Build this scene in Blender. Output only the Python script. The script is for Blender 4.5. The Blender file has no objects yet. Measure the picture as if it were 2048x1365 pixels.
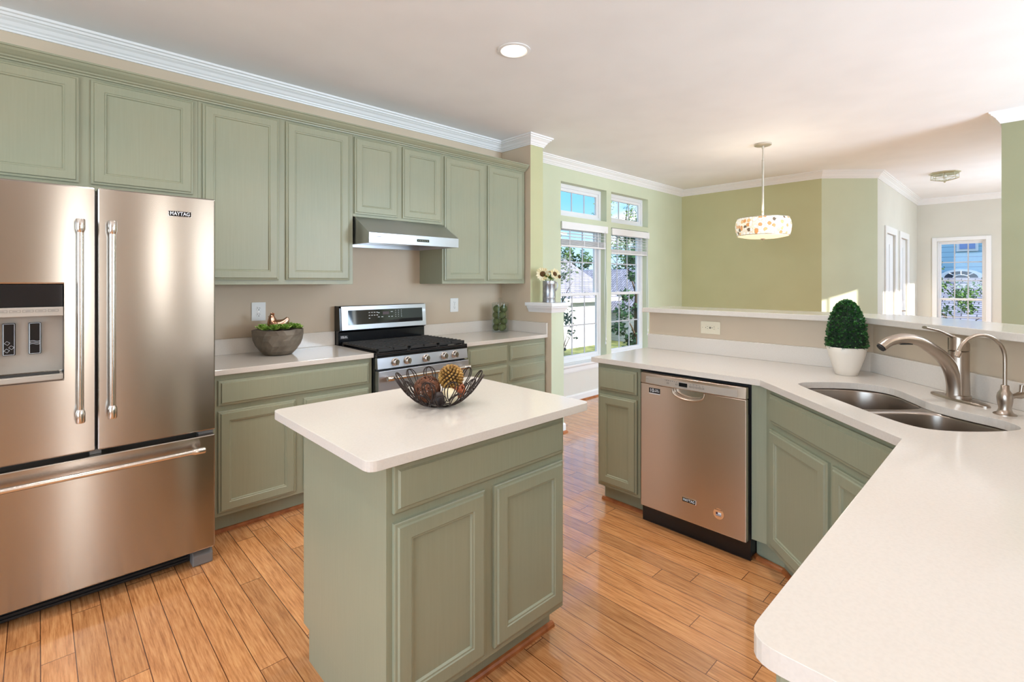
import bpy, math, random
from mathutils import Vector, Matrix
R = math.radians
PI = math.pi
C = bpy.context.scene.collection
S = bpy.context.scene

# ------------------------------------------------------------------ camera
cam_d = bpy.data.cameras.new('camera')
cam = bpy.data.objects.new('camera', cam_d); C.objects.link(cam)
cam.location = (0, 0, 1.39)
cam.rotation_euler = (R(90), 0, R(46.2 - 90))
cam_d.sensor_width = 36; cam_d.lens = 988 / 2048 * 36
cam_d.shift_y = -119 / 2048
cam_d.clip_start = 0.05; cam_d.clip_end = 300
S.camera = cam
S.view_settings.view_transform = 'Standard'
S.view_settings.look = 'None'
S.view_settings.exposure = 0.05
S.view_settings.gamma = 1.0
S.view_settings.use_curve_mapping = False

def lin(c):
    f = lambda v: v / 12.92 if v <= .04045 else ((v + .055) / 1.055) ** 2.4
    return tuple(f(x / 255) for x in c) + (1,)

# ------------------------------------------------------------------ sky
W = bpy.data.worlds.new('sky'); S.world = W; W.use_nodes = True
nt = W.node_tree; nt.nodes.clear()
def N(t, ty, **k):
    n = t.nodes.new(ty)
    for a, v in k.items():
        if a.startswith('i_'): n.inputs[a[2:].replace('_', ' ')].default_value = v
        else: setattr(n, a, v)
    return n
o = N(nt, 'ShaderNodeOutputWorld'); bg = N(nt, 'ShaderNodeBackground')
tc = N(nt, 'ShaderNodeTexCoord'); sp = N(nt, 'ShaderNodeSeparateXYZ')
r = N(nt, 'ShaderNodeValToRGB'); nz = N(nt, 'ShaderNodeTexNoise'); mp = N(nt, 'ShaderNodeMapping')
mp.inputs['Scale'].default_value = (3, 3, 9)
nz.inputs['Scale'].default_value = 1.3; nz.inputs['Detail'].default_value = 6
cr = N(nt, 'ShaderNodeValToRGB'); mx = N(nt, 'ShaderNodeMix', data_type='RGBA')
r.color_ramp.elements[0].position = 0.0; r.color_ramp.elements[0].color = lin((200, 225, 245))
r.color_ramp.elements[1].position = 0.6; r.color_ramp.elements[1].color = lin((90, 160, 230))
e = r.color_ramp.elements.new(.16); e.color = lin((120, 190, 245))
cr.color_ramp.elements[0].position = .5; cr.color_ramp.elements[1].position = .66
mx.inputs['B'].default_value = (1, 1, 1, 1)
nt.links.new(tc.outputs['Generated'], sp.inputs[0]); nt.links.new(sp.outputs['Z'], r.inputs[0])
nt.links.new(tc.outputs['Generated'], mp.inputs[0]); nt.links.new(mp.outputs[0], nz.inputs['Vector'])
nt.links.new(nz.outputs['Fac'], cr.inputs[0]); nt.links.new(cr.outputs[0], mx.inputs['Factor'])
nt.links.new(r.outputs[0], mx.inputs['A']); nt.links.new(mx.outputs['Result'], bg.inputs[0])
bg.inputs['Strength'].default_value = 1.6
nt.links.new(bg.outputs[0], o.inputs[0])

# ------------------------------------------------------------------ lights
def light(kind, name, loc, energy, color=(1, 1, 1), rot=(0, 0, 0), size=None, size_y=None, shape=None, spread=None, radius=None):
    d = bpy.data.lights.new(name, kind); d.energy = energy; d.color = color
    if size: d.size = size
    if shape: d.shape = shape
    if size_y: d.size_y = size_y
    if spread: d.spread = spread
    if radius is not None: d.shadow_soft_size = radius
    ob = bpy.data.objects.new(name, d); C.objects.link(ob); ob.location = loc; ob.rotation_euler = rot
    return ob
sun = light('SUN', 'sun', (0, -20, 20), 8, (1, .93, .82)); sun.data.angle = R(.6)
sun.rotation_euler = Vector((-.02, 1, -.437)).to_track_quat('-Z', 'Y').to_euler()
# unseen lamps added behind the camera for fill and refrigerator streaks
UP = 30     # upward tilt of the hall lamp, set to brighten the ceiling
for x_, w_, e_ in ((.38, .22, 15), (1.32, .14, 11), (1.95, .34, 13)):
    light('AREA', 'streak_lamp_south', (x_, -3.45, 1.45), e_, (1, .97, .92), (R(90), 0, 0), w_, 1.9, 'RECTANGLE')  # added strips that the refrigerator reflects as vertical streaks
light('AREA', 'fill_lamp_west', (-3.15, .3, 1.5), 125, (.70, .85, 1), (R(92), 0, R(-90)), 3.2, 1.9, 'RECTANGLE')  # added fill from the unseen west side
light('AREA', 'fill_lamp_family', (4.3, -3.45, 1.5), 285, (.64, .81, 1), (R(90 + 42), 0, 0), 1.6, 1.9, 'RECTANGLE')  # added fill, tilted up to brighten the ceiling
light('AREA', 'daylight_hall_window', (8.6, -1.32, 1.6), 50, (.70, .85, 1), (R(90 + UP), 0, 0), 1.4, 1.6, 'RECTANGLE')
CANS = [(2.04, 2.11), (1.122, 2.10), (.2, 2.2), (2.15, .75), (.2, -.9), (-.4, .8), (-1.6, 1.6), (-.6, -1.2), (3.6, -1.6), (2.0, -1.9)]  # past the seen pair, unseen cans added to light the room

# ------------------------------------------------------------------ materials
MAT = {}
def mat(name, color, rough=.5, metal=0., **k):
    m = bpy.data.materials.new(name); m.use_nodes = True
    b = m.node_tree.nodes['Principled BSDF']
    b.inputs['Base Color'].default_value = lin(color); b.inputs['Roughness'].default_value = rough
    b.inputs['Metallic'].default_value = metal
    for a, v in k.items(): b.inputs[a.replace('_', ' ')].default_value = v
    MAT[name] = m
    return m
def noise_mix(m, c1, c2, scale=(1, 1, 1), nscale=5., detail=4., lo=.35, hi=.65, bump=0., bdist=.002, rough=None):
    t = m.node_tree; b = t.nodes['Principled BSDF']
    tc = N(t, 'ShaderNodeTexCoord'); mp = N(t, 'ShaderNodeMapping'); mp.inputs['Scale'].default_value = scale
    nz = N(t, 'ShaderNodeTexNoise'); nz.inputs['Scale'].default_value = nscale; nz.inputs['Detail'].default_value = detail
    cr = N(t, 'ShaderNodeValToRGB'); cr.color_ramp.elements[0].position = lo; cr.color_ramp.elements[1].position = hi
    cr.color_ramp.elements[0].color = lin(c1); cr.color_ramp.elements[1].color = lin(c2)
    t.links.new(tc.outputs['Object'], mp.inputs[0]); t.links.new(mp.outputs[0], nz.inputs['Vector'])
    t.links.new(nz.outputs['Fac'], cr.inputs[0]); t.links.new(cr.outputs[0], b.inputs['Base Color'])
    if bump:
        bp = N(t, 'ShaderNodeBump'); bp.inputs['Strength'].default_value = bump; bp.inputs['Distance'].default_value = bdist
        t.links.new(nz.outputs['Fac'], bp.inputs['Height']); t.links.new(bp.outputs[0], b.inputs['Normal'])
    return m
def paint(name, c, rough=.55):
    m = mat(name, c, rough)
    c2 = tuple(min(255, x + 4) for x in c)
    return noise_mix(m, c, c2, nscale=2.5, detail=2, bump=.0)

wall_beige = paint('beige_wall_paint', (208, 190, 166))
wall_green = paint('green_wall_paint', (193, 193, 150))
wall_sage = paint('sage_wall_paint', (203, 210, 182))
wall_cream = paint('cream_wall_paint', (216, 213, 202))
wall_dado = paint('pale_dado_paint', (222, 220, 212))
ceil_m = paint('ceiling_paint', (244, 245, 247), .7)
white_trim = mat('white_trim_paint', (240, 240, 240), .35)
vinyl = mat('white_vinyl', (238, 238, 240), .3)
bar_grey = mat('shaded_muntin_vinyl', (196, 198, 204), .4)  # white muntins greyed, their backlit shade put into the colour

# painted oak: faint vertical grain and cloudy glaze
def cabinet_paint():
    m = mat('sage_cabinet_paint', (160, 162, 135), .38)
    t = m.node_tree; b = t.nodes['Principled BSDF']
    tc = N(t, 'ShaderNodeTexCoord')
    m1 = N(t, 'ShaderNodeMapping'); m1.inputs['Scale'].default_value = (60, 60, 2.2)
    n1 = N(t, 'ShaderNodeTexNoise'); n1.inputs['Scale'].default_value = 2.4; n1.inputs['Detail'].default_value = 5
    n2 = N(t, 'ShaderNodeTexNoise'); n2.inputs['Scale'].default_value = 2.2; n2.inputs['Detail'].default_value = 2
    c1 = N(t, 'ShaderNodeValToRGB'); c2 = N(t, 'ShaderNodeValToRGB'); mx = N(t, 'ShaderNodeMix', data_type='RGBA')
    c1.color_ramp.elements[0].position = .3; c1.color_ramp.elements[1].position = .7
    c1.color_ramp.elements[0].color = lin((147, 150, 126)); c1.color_ramp.elements[1].color = lin((155, 157, 133))
    c2.color_ramp.elements[0].position = .35; c2.color_ramp.elements[1].position = .65
    c2.color_ramp.elements[0].color = lin((145, 150, 127)); c2.color_ramp.elements[1].color = lin((157, 154, 127))
    mx.inputs['Factor'].default_value = .5
    bp = N(t, 'ShaderNodeBump'); bp.inputs['Strength'].default_value = .06; bp.inputs['Distance'].default_value = .001
    L = t.links.new
    L(tc.outputs['Object'], m1.inputs[0]); L(m1.outputs[0], n1.inputs['Vector']); L(tc.outputs['Object'], n2.inputs['Vector'])
    L(n1.outputs['Fac'], c1.inputs[0]); L(n2.outputs['Fac'], c2.inputs[0]); L(c1.outputs[0], mx.inputs['A']); L(c2.outputs[0], mx.inputs['B'])
    L(mx.outputs['Result'], b.inputs['Base Color']); L(n1.outputs['Fac'], bp.inputs['Height']); L(bp.outputs[0], b.inputs['Normal'])
    return m
cab = cabinet_paint()
quartz = mat('white_quartz', (222, 214, 204), .12)
noise_mix(quartz, (214, 206, 196), (218, 210, 200), nscale=160, detail=2, lo=.3, hi=.6)

def steel(name, c, rough, aniso=.75, wave=.0):
    m = mat(name, c, rough, 1.0)
    t = m.node_tree; b = t.nodes['Principled BSDF']
    b.inputs['Anisotropic'].default_value = aniso
    b.inputs['Anisotropic Rotation'].default_value = .25
    tg = N(t, 'ShaderNodeTangent', direction_type='RADIAL', axis='Z'); t.links.new(tg.outputs[0], b.inputs['Tangent'])
    tc = N(t, 'ShaderNodeTexCoord'); mp = N(t, 'ShaderNodeMapping'); mp.inputs['Scale'].default_value = (3, 3, 260)
    nz = N(t, 'ShaderNodeTexNoise'); nz.inputs['Scale'].default_value = 2; nz.inputs['Detail'].default_value = 2
    cr = N(t, 'ShaderNodeMapRange'); cr.inputs['To Min'].default_value = rough - .01; cr.inputs['To Max'].default_value = rough + .01
    t.links.new(tc.outputs['Object'], mp.inputs[0]); t.links.new(mp.outputs[0], nz.inputs['Vector'])
    if not wave: t.links.new(nz.outputs['Fac'], cr.inputs['Value']); t.links.new(cr.outputs[0], b.inputs['Roughness'])
    if wave:
        n2 = N(t, 'ShaderNodeTexNoise'); n2.inputs['Scale'].default_value = 1.6; n2.inputs['Detail'].default_value = 0
        m2 = N(t, 'ShaderNodeMapping'); m2.inputs['Scale'].default_value = (2.2, 2.2, .6)
        bp = N(t, 'ShaderNodeBump'); bp.inputs['Strength'].default_value = wave; bp.inputs['Distance'].default_value = .02
        t.links.new(tc.outputs['Object'], m2.inputs[0]); t.links.new(m2.outputs[0], n2.inputs['Vector'])
        t.links.new(n2.outputs['Fac'], bp.inputs['Height']); t.links.new(bp.outputs[0], b.inputs['Normal'])
    return m
steel_f = steel('brushed_stainless', (170, 164, 157), .20, .9)
steel_d = steel('dishwasher_stainless', (205, 188, 170), .33, .7, .0)
steel_l = steel('light_stainless', (196, 198, 204), .33, .6)
steel_h = mat('polished_steel', (215, 208, 200), .2, 1.)
steel_s = mat('sink_steel', (170, 160, 150), .3, 1.)
nickel = mat('brushed_nickel', (178, 165, 152), .28, 1.)
chrome = mat('chrome', (225, 225, 228), .08, 1.)
black_e = mat('black_enamel', (16, 17, 20), .18)
black_g = mat('black_glass', (14, 17, 22), .04)
iron = mat('cast_iron', (38, 36, 34), .5)
dark_p = mat('dark_plastic', (28, 28, 30), .5)
grey_p = mat('grey_plastic', (120, 116, 112), .45)
panel_p = mat('taupe_panel', (168, 158, 146), .35)
ink = mat('white_print', (225, 228, 232), .5)
grey_ink = mat('grey_print', (90, 84, 78), .5)
red_led = mat('red_display', (60, 14, 16), .3)
outlet_w = mat('white_plate', (245, 245, 243), .3)
outlet_i = mat('ivory_plate', (240, 230, 205), .35)
slot = mat('socket_slot', (40, 36, 30), .6)
shoe_w = noise_mix(mat('orange_wood_shoe', (168, 98, 52), .35), (150, 82, 40), (186, 112, 62), (3, 3, 3), 6)
black_wire = mat('dark_bronze_wire', (48, 36, 32), .4, .5)

def glass(name, c=(255, 255, 255), rough=0., thin=True):
    m = bpy.data.materials.new(name); m.use_nodes = True; t = m.node_tree; t.nodes.clear()
    o = N(t, 'ShaderNodeOutputMaterial')
    if thin:      # window pane: clear sheet with a faint reflection
        a = N(t, 'ShaderNodeBsdfTransparent'); a.inputs[0].default_value = lin(c)
        g = N(t, 'ShaderNodeBsdfGlossy'); g.inputs['Roughness'].default_value = rough
        f = N(t, 'ShaderNodeLayerWeight'); p = N(t, 'ShaderNodeMath', operation='POWER'); p.inputs[1].default_value = 5
        q = N(t, 'ShaderNodeMath', operation='MULTIPLY_ADD'); q.inputs[1].default_value = .8; q.inputs[2].default_value = .02; x = N(t, 'ShaderNodeMixShader')
        t.links.new(f.outputs['Facing'], p.inputs[0]); t.links.new(p.outputs[0], q.inputs[0])
        t.links.new(q.outputs[0], x.inputs[0]); t.links.new(a.outputs[0], x.inputs[1]); t.links.new(g.outputs[0], x.inputs[2])
        t.links.new(x.outputs[0], o.inputs[0])
    else:
        b = N(t, 'ShaderNodeBsdfPrincipled'); b.inputs['Transmission Weight'].default_value = 1
        b.inputs['Roughness'].default_value = rough; b.inputs['Base Color'].default_value = lin(c); b.inputs['IOR'].default_value = 1.3
        t.links.new(b.outputs[0], o.inputs[0])
    return m
pane = glass('window_glass')
jar_glass = glass('jar_glass', (250, 253, 252))

def emit(name, c, s):
    m = bpy.data.materials.new(name); m.use_nodes = True; b = m.node_tree.nodes['Principled BSDF']
    b.inputs['Base Color'].default_value = lin(c); b.inputs['Emission Color'].default_value = lin(c); b.inputs['Emission Strength'].default_value = s
    return m
lamp_glow = emit('lamp_glow', (255, 240, 215), 6.)

# bamboo plank floor
def floor_mat():
    m = mat('bamboo_planks', (190, 125, 70), .2, Coat_Weight=.7, Coat_Roughness=.07, Coat_IOR=1.6)
    t = m.node_tree; b = t.nodes['Principled BSDF']; L = t.links.new
    def math_(op, a, b_=None):
        n = N(t, 'ShaderNodeMath', operation=op)
        for i, v in enumerate((a, b_)):
            if v is None: continue
            if isinstance(v, (int, float)): n.inputs[i].default_value = v
            else: L(v, n.inputs[i])
        return n.outputs[0]
    tc = N(t, 'ShaderNodeTexCoord'); sp = N(t, 'ShaderNodeSeparateXYZ'); L(tc.outputs['Object'], sp.inputs[0])
    w = .0943; ln = .96
    rx = math_('DIVIDE', math_('SUBTRACT', sp.outputs['X'], .006), w); row = math_('FLOOR', rx); fx = math_('FRACT', rx)
    wn = N(t, 'ShaderNodeTexWhiteNoise', noise_dimensions='1D'); L(row, wn.inputs['W'])
    ry = math_('DIVIDE', math_('ADD', sp.outputs['Y'], math_('MULTIPLY', wn.outputs['Value'], 7.3)), ln); col = math_('FLOOR', ry); fy = math_('FRACT', ry)
    cb = N(t, 'ShaderNodeCombineXYZ'); L(row, cb.inputs[0]); L(col, cb.inputs[1])
    w2 = N(t, 'ShaderNodeTexWhiteNoise', noise_dimensions='3D'); L(cb.outputs[0], w2.inputs['Vector'])
    # joints
    jx = math_('MINIMUM', fx, math_('SUBTRACT', 1, fx)); jy = math_('MINIMUM', fy, math_('SUBTRACT', 1, fy))
    gx = math_('LESS_THAN', jx, .016); gy = math_('LESS_THAN', jy, .0014); j = math_('MAXIMUM', gx, gy)
    # grain
    ad = N(t, 'ShaderNodeVectorMath', operation='ADD'); L(tc.outputs['Object'], ad.inputs[0]); L(w2.outputs['Color'], ad.inputs[1])
    mp = N(t, 'ShaderNodeMapping'); mp.inputs['Scale'].default_value = (55, 3.2, 1); L(ad.outputs[0], mp.inputs[0])
    nz = N(t, 'ShaderNodeTexNoise'); nz.inputs['Scale'].default_value = 2.2; nz.inputs['Detail'].default_value = 7; nz.inputs['Roughness'].default_value = .65
    L(mp.outputs[0], nz.inputs['Vector'])
    cr = N(t, 'ShaderNodeValToRGB'); el = cr.color_ramp.elements
    el[0].position = .3; el[0].color = lin((160, 98, 46)); el[1].position = .75; el[1].color = lin((228, 168, 102))
    e = el.new(.5); e.color = lin((202, 134, 73))
    L(nz.outputs['Fac'], cr.inputs[0])
    hs = N(t, 'ShaderNodeHueSaturation'); L(cr.outputs[0], hs.inputs['Color'])
    L(math_('ADD', .90, math_('MULTIPLY', w2.outputs['Value'], .3)), hs.inputs['Value'])
    hs.inputs['Saturation'].default_value = .95
    mx = N(t, 'ShaderNodeMix', data_type='RGBA'); L(j, mx.inputs['Factor']); L(hs.outputs[0], mx.inputs['A']); mx.inputs['B'].default_value = lin((96, 52, 26))
    L(mx.outputs['Result'], b.inputs['Base Color'])
    L(math_('ADD', .16, math_('MULTIPLY', nz.outputs['Fac'], .12)), b.inputs['Roughness'])
    bp = N(t, 'ShaderNodeBump'); bp.inputs['Strength'].default_value = .35; bp.inputs['Distance'].default_value = .001
    L(math_('SUBTRACT', math_('MULTIPLY', nz.outputs['Fac'], .25), j), bp.inputs['Height']); L(bp.outputs[0], b.inputs['Normal'])
    return m
floor_m = floor_mat()

# ------------------------------------------------------------------ mesh helpers
class MB:
    def __init__(s): s.v = []; s.f = []; s.mi = []
    def add(s, vs, fs, mi=0):
        n = len(s.v); s.v += [tuple(p) for p in vs]; s.f += [tuple(i + n for i in f) for f in fs]; s.mi += [mi] * len(fs)
        return s
    def box(s, x0, x1, y0, y1, z0, z1, mi=0):
        x0, x1 = min(x0, x1), max(x0, x1); y0, y1 = min(y0, y1), max(y0, y1); z0, z1 = min(z0, z1), max(z0, z1)
        return s.add([(x0, y0, z0), (x1, y0, z0), (x1, y1, z0), (x0, y1, z0), (x0, y0, z1), (x1, y0, z1), (x1, y1, z1), (x0, y1, z1)],
                     [(0, 3, 2, 1), (4, 5, 6, 7), (0, 1, 5, 4), (1, 2, 6, 5), (2, 3, 7, 6), (3, 0, 4, 7)], mi)
    def prism(s, pts, z0, z1, mi=0):            # pts in xy, ccw
        n = len(pts)
        return s.add([(x, y, z0) for x, y in pts] + [(x, y, z1) for x, y in pts],
                     [tuple(range(n - 1, -1, -1)), tuple(range(n, 2 * n))] + [(i, (i + 1) % n, n + (i + 1) % n, n + i) for i in range(n)], mi)
    def prism_xz(s, pts, y0, y1, mi=0):         # outline in xz, extruded along y
        n = len(pts)
        return s.add([(x, y0, z) for x, z in pts] + [(x, y1, z) for x, z in pts],
                     [tuple(range(n)), tuple(range(2 * n - 1, n - 1, -1))] + [(i, n + i, n + (i + 1) % n, (i + 1) % n) for i in range(n)], mi)
    def prism_yz(s, pts, x0, x1, mi=0):
        n = len(pts)
        return s.add([(x0, y, z) for y, z in pts] + [(x1, y, z) for y, z in pts],
                     [tuple(range(n - 1, -1, -1)), tuple(range(n, 2 * n))] + [(i, (i + 1) % n, n + (i + 1) % n, n + i) for i in range(n)], mi)
    def rings(s, rs, close0=True, close1=True, mi=0, loop=True):
        n = len(rs[0]); vs = [p for r_ in rs for p in r_]; fs = []
        for k in range(len(rs) - 1):
            for i in range(n if loop else n - 1):
                j = (i + 1) % n
                fs.append((k * n + i, k * n + j, (k + 1) * n + j, (k + 1) * n + i))
        if close0: fs.append(tuple(range(n - 1, -1, -1)))
        if close1: fs.append(tuple((len(rs) - 1) * n + i for i in range(n)))
        return s.add(vs, fs, mi)
    def lathe(s, prof, c=(0, 0, 0), n=32, axis='z', mi=0, close0=True, close1=True):
        rs = []
        for r_, z in prof:
            ring = []
            for i in range(n):
                a = 2 * PI * i / n; x, y = r_ * math.cos(a), r_ * math.sin(a)
                if axis == 'z': p = (c[0] + x, c[1] + y, c[2] + z)
                elif axis == 'y': p = (c[0] + x, c[1] + z, c[2] - y)
                else: p = (c[0] + z, c[1] + x, c[2] + y)
                ring.append(p)
            rs.append(ring)
        return s.rings(rs, close0, close1, mi)
    def tube(s, path, r, n=8, closed=False, mi=0, flat=1.):
        P = [Vector(p) for p in path]; m = len(P); rs = []
        rad = r if isinstance(r, (list, tuple)) else [r] * m
        up = Vector((0, 0, 1)); prev = None
        for i in range(m):
            if closed: t = P[(i + 1) % m] - P[i - 1]
            else: t = P[min(i + 1, m - 1)] - P[max(i - 1, 0)]
            t.normalize()
            if prev is None:
                a = up if abs(t.z) < .9 else Vector((1, 0, 0))
                u = t.cross(a).normalized()
            else:
                u = (prev - t * prev.dot(t))
                u = u.normalized() if u.length > 1e-6 else t.orthogonal().normalized()
            prev = u; w_ = t.cross(u)
            rs.append([tuple(P[i] + (u * math.cos(2 * PI * k / n) + w_ * math.sin(2 * PI * k / n) * flat) * rad[i]) for k in range(n)])
        if closed:
            rs.append(rs[0]); return s.rings(rs, False, False, mi)
        return s.rings(rs, True, True, mi)
    def sphere(s, c, r, n=16, m=10, sx=1, sy=1, sz=1, mi=0, fn=None):
        rs = []
        for k in range(1, m):
            th = PI * k / m
            ring = []
            for i in range(n):
                a = 2 * PI * i / n; d = (math.sin(th) * math.cos(a), math.sin(th) * math.sin(a), -math.cos(th))
                q = r * (fn(d) if fn else 1); ring.append((c[0] + q * d[0] * sx, c[1] + q * d[1] * sy, c[2] + q * d[2] * sz))
            rs.append(ring)
        n0 = len(s.v); s.rings(rs, False, False, mi)
        b0 = (c[0], c[1], c[2] - r * sz); b1 = (c[0], c[1], c[2] + r * sz)
        k = len(s.v); s.v += [b0, b1]
        for i in range(n):
            s.f.append((k, n0 + (i + 1) % n, n0 + i)); s.mi.append(mi)
            t0 = n0 + (m - 2) * n; s.f.append((k + 1, t0 + i, t0 + (i + 1) % n)); s.mi.append(mi)
        return s
    def xf(s, M, i0=0):
        for i in range(i0, len(s.v)): s.v[i] = tuple(M @ Vector(s.v[i]))
        return s
    def build(s, name, m, parent=None, smooth=None, bevel=0., seg=2, ang=40):
        me = bpy.data.meshes.new(name); me.from_pydata(s.v, [], s.f); me.update()
        ms = m if isinstance(m, (list, tuple)) else [m]
        for q in ms: me.materials.append(q)
        if len(ms) > 1: me.polygons.foreach_set('material_index', s.mi)
        if smooth is not None:
            me.polygons.foreach_set('use_smooth', [True] * len(me.polygons)); me.set_sharp_from_angle(angle=R(smooth))
        ob = bpy.data.objects.new(name, me); C.objects.link(ob)
        if parent: ob.parent = parent
        if bevel:
            b = ob.modifiers.new('bevel', 'BEVEL'); b.width = bevel; b.segments = seg; b.limit_method = 'ANGLE'; b.angle_limit = R(ang); b.harden_normals = False
        return ob

def tag(o, label=None, cat=None, group=None, kind=None):
    if label: o['label'] = label
    if cat: o['category'] = cat
    if group: o['group'] = group
    if kind: o['kind'] = kind
    return o
def thing(name, label, cat, loc=(0, 0, 0), rz=0., group=None):
    o = bpy.data.objects.new(name, None); C.objects.link(o); o.location = loc; o.rotation_euler = (0, 0, rz); o.empty_display_size = .1
    return tag(o, label, cat, group)
def struct(o): o['kind'] = 'structure'; return o
def copy_tree(o, parent=None):
    c = o.copy(); C.objects.link(c)
    if parent: c.parent = parent
    for ch in list(o.children): copy_tree(ch, c)
    return c
def text(s_, size, m, parent, M, name='lettering', depth=.0006, align='CENTER', sx=1.):
    cu = bpy.data.curves.new('t', 'FONT'); cu.body = s_; cu.size = size; cu.extrude = depth; cu.align_x = align; cu.align_y = 'CENTER'
    cu.resolution_u = 3; cu.offset = size * .012
    ob = bpy.data.objects.new('t', cu); C.objects.link(ob)
    dg = bpy.context.evaluated_depsgraph_get(); me = bpy.data.meshes.new_from_object(ob.evaluated_get(dg))
    bpy.data.objects.remove(ob); me.transform(M @ Matrix.Diagonal((sx, 1, 1, 1))); me.name = name
    me.materials.clear(); me.materials.append(m)
    o = bpy.data.objects.new(name, me); C.objects.link(o); o.parent = parent
    return o
FRONT = Matrix.Rotation(R(90), 4, 'X')      # text facing local -y
def offset_poly(path, d, closed=False):     # offset to the right of travel by d
    P = [Vector(p[:2]) for p in path]; n = len(P); out = []
    for i in range(n):
        a = P[i - 1] if (i > 0 or closed) else None; b = P[(i + 1) % n] if (i < n - 1 or closed) else None
        ns = []
        if a is not None: t = (P[i] - a).normalized(); ns.append(Vector((t.y, -t.x)))
        if b is not None: t = (b - P[i]).normalized(); ns.append(Vector((t.y, -t.x)))
        if len(ns) == 1: q = ns[0] * d
        else:
            k = ns[0] + ns[1]; k.normalize(); q = k * (d / max(.2, k.dot(ns[0])))
        out.append((P[i].x + q.x, P[i].y + q.y))
    return out
def sweep(mb, path, prof, closed=False, mi=0):   # prof: (offset to the right, z), open or closed outline
    cols = [[(x, y, z) for x, y in offset_poly(path, d, closed)] for d, z in prof]
    n = len(path); m = len(prof)
    vs = [cols[j][i] for i in range(n) for j in range(m)]; fs = []
    for i in range(n if closed else n - 1):
        k = (i + 1) % n
        for j in range(m):
            jj = (j + 1) % m
            fs.append((i * m + j, i * m + jj, k * m + jj, k * m + j))
    if not closed: fs += [tuple(range(m - 1, -1, -1)), tuple((n - 1) * m + j for j in range(m))]
    return mb.add(vs, fs, mi)
def round_poly(pts, rad, seg=6):
    out = []; n = len(pts)
    for i in range(n):
        p = Vector(pts[i]); a = Vector(pts[i - 1]); b = Vector(pts[(i + 1) % n]); r_ = rad[i] if isinstance(rad, (list, tuple)) else rad
        if r_ <= 0: out.append(tuple(p)); continue
        u = (a - p).normalized(); v = (b - p).normalized(); ang = u.angle(v); t = r_ / math.tan(ang / 2)
        p0 = p + u * t; p1 = p + v * t
        for k in range(seg + 1):
            s_ = k / seg; q = p0 * (1 - s_) ** 2 + p * 2 * s_ * (1 - s_) + p1 * s_ ** 2
            out.append(tuple(q))
    return out
def smooth_loop(pts, seg=6):
    n = len(pts); out = []
    for i in range(n):
        p0, p1, p2, p3 = [Vector(pts[(i + k) % n]) for k in (-1, 0, 1, 2)]
        for k in range(seg):
            t = k / seg
            out.append(tuple(.5 * ((2 * p1) + (p2 - p0) * t + (2 * p0 - 5 * p1 + 4 * p2 - p3) * t * t + (3 * p1 - p0 - 3 * p2 + p3) * t ** 3)))
    return out
def smooth_path(pts, seg=6):
    n = len(pts); out = []
    for i in range(n - 1):
        p0, p1, p2, p3 = [Vector(pts[min(max(i + k, 0), n - 1)]) for k in (-1, 0, 1, 2)]
        for k in range(seg):
            t = k / seg
            out.append(tuple(.5 * ((2 * p1) + (p2 - p0) * t + (2 * p0 - 5 * p1 + 4 * p2 - p3) * t * t + (3 * p1 - p0 - 3 * p2 + p3) * t ** 3)))
    out.append(tuple(pts[-1])); return out
import bmesh
def slab(outline, holes, z0, z1, name, m, parent=None, bevel=0.):
    bm = bmesh.new()
    loops = [outline] + holes
    for z, flip in ((z1, False), (z0, True)):
        es = []
        for lp in loops:
            vs = [bm.verts.new((x, y, z)) for x, y in lp]
            es += [bm.edges.new((vs[i], vs[(i + 1) % len(vs)])) for i in range(len(vs))]
        bmesh.ops.triangle_fill(bm, use_beauty=True, use_dissolve=False, edges=es, normal=(0, 0, -1 if flip else 1))
    bm.verts.ensure_lookup_table(); k = 0; half = sum(len(l) for l in loops)
    for lp in loops:
        n = len(lp)
        for i in range(n):
            a, b = k + i, k + (i + 1) % n
            bm.faces.new((bm.verts[a], bm.verts[b], bm.verts[b + half], bm.verts[a + half]))
        k += n
    bmesh.ops.recalc_face_normals(bm, faces=bm.faces)
    me = bpy.data.meshes.new(name); bm.to_mesh(me); bm.free(); me.materials.append(m)
    ob = bpy.data.objects.new(name, me); C.objects.link(ob)
    if parent: ob.parent = parent
    if bevel:
        b = ob.modifiers.new('bevel', 'BEVEL'); b.width = bevel; b.segments = 3; b.limit_method = 'ANGLE'; b.angle_limit = R(50)
    return ob

# ================================================================== SETTING
H = 2.765
struct(MB().box(-3.3, 11, -3.7, 3.8, -.1, 0).build('floor', floor_m))
struct(MB().box(-3.3, 5.8, -3.5, 3.8, H, H + .15).box(5.8, 11, -1.34, 3.8, H, H + .15).build('ceiling', ceil_m))
def wall(name, p, q, m, openings=(), z0=0., z1=H, th=.14, e0=0., e1=0.):
    p = Vector(p); q = Vector(q); t = (q - p).normalized(); L_ = (q - p).length; ln = Vector((-t.y, t.x))
    mb = MB(); xs = sorted({-e0, L_ + e1} | {o_[0] for o_ in openings} | {o_[1] for o_ in openings})
    for a, b in zip(xs, xs[1:]):
        cuts = sorted([(o_[2], o_[3]) for o_ in openings if o_[0] <= a + 1e-6 and o_[1] >= b - 1e-6]); z = z0; spans = []
        for c0, c1 in cuts:
            if c0 > z: spans.append((z, c0))
            z = c1
        if z < z1: spans.append((z, z1))
        for c0, c1 in spans:
            A = p + t * a; B = p + t * b
            mb.prism([tuple(A), tuple(B), tuple(B + ln * th), tuple(A + ln * th)], c0, c1)
    return struct(mb.build(name, m))
Yw = 3.62
wall('wall_left', (-3, Yw), (3.33, Yw), wall_beige, e0=.14)
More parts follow.
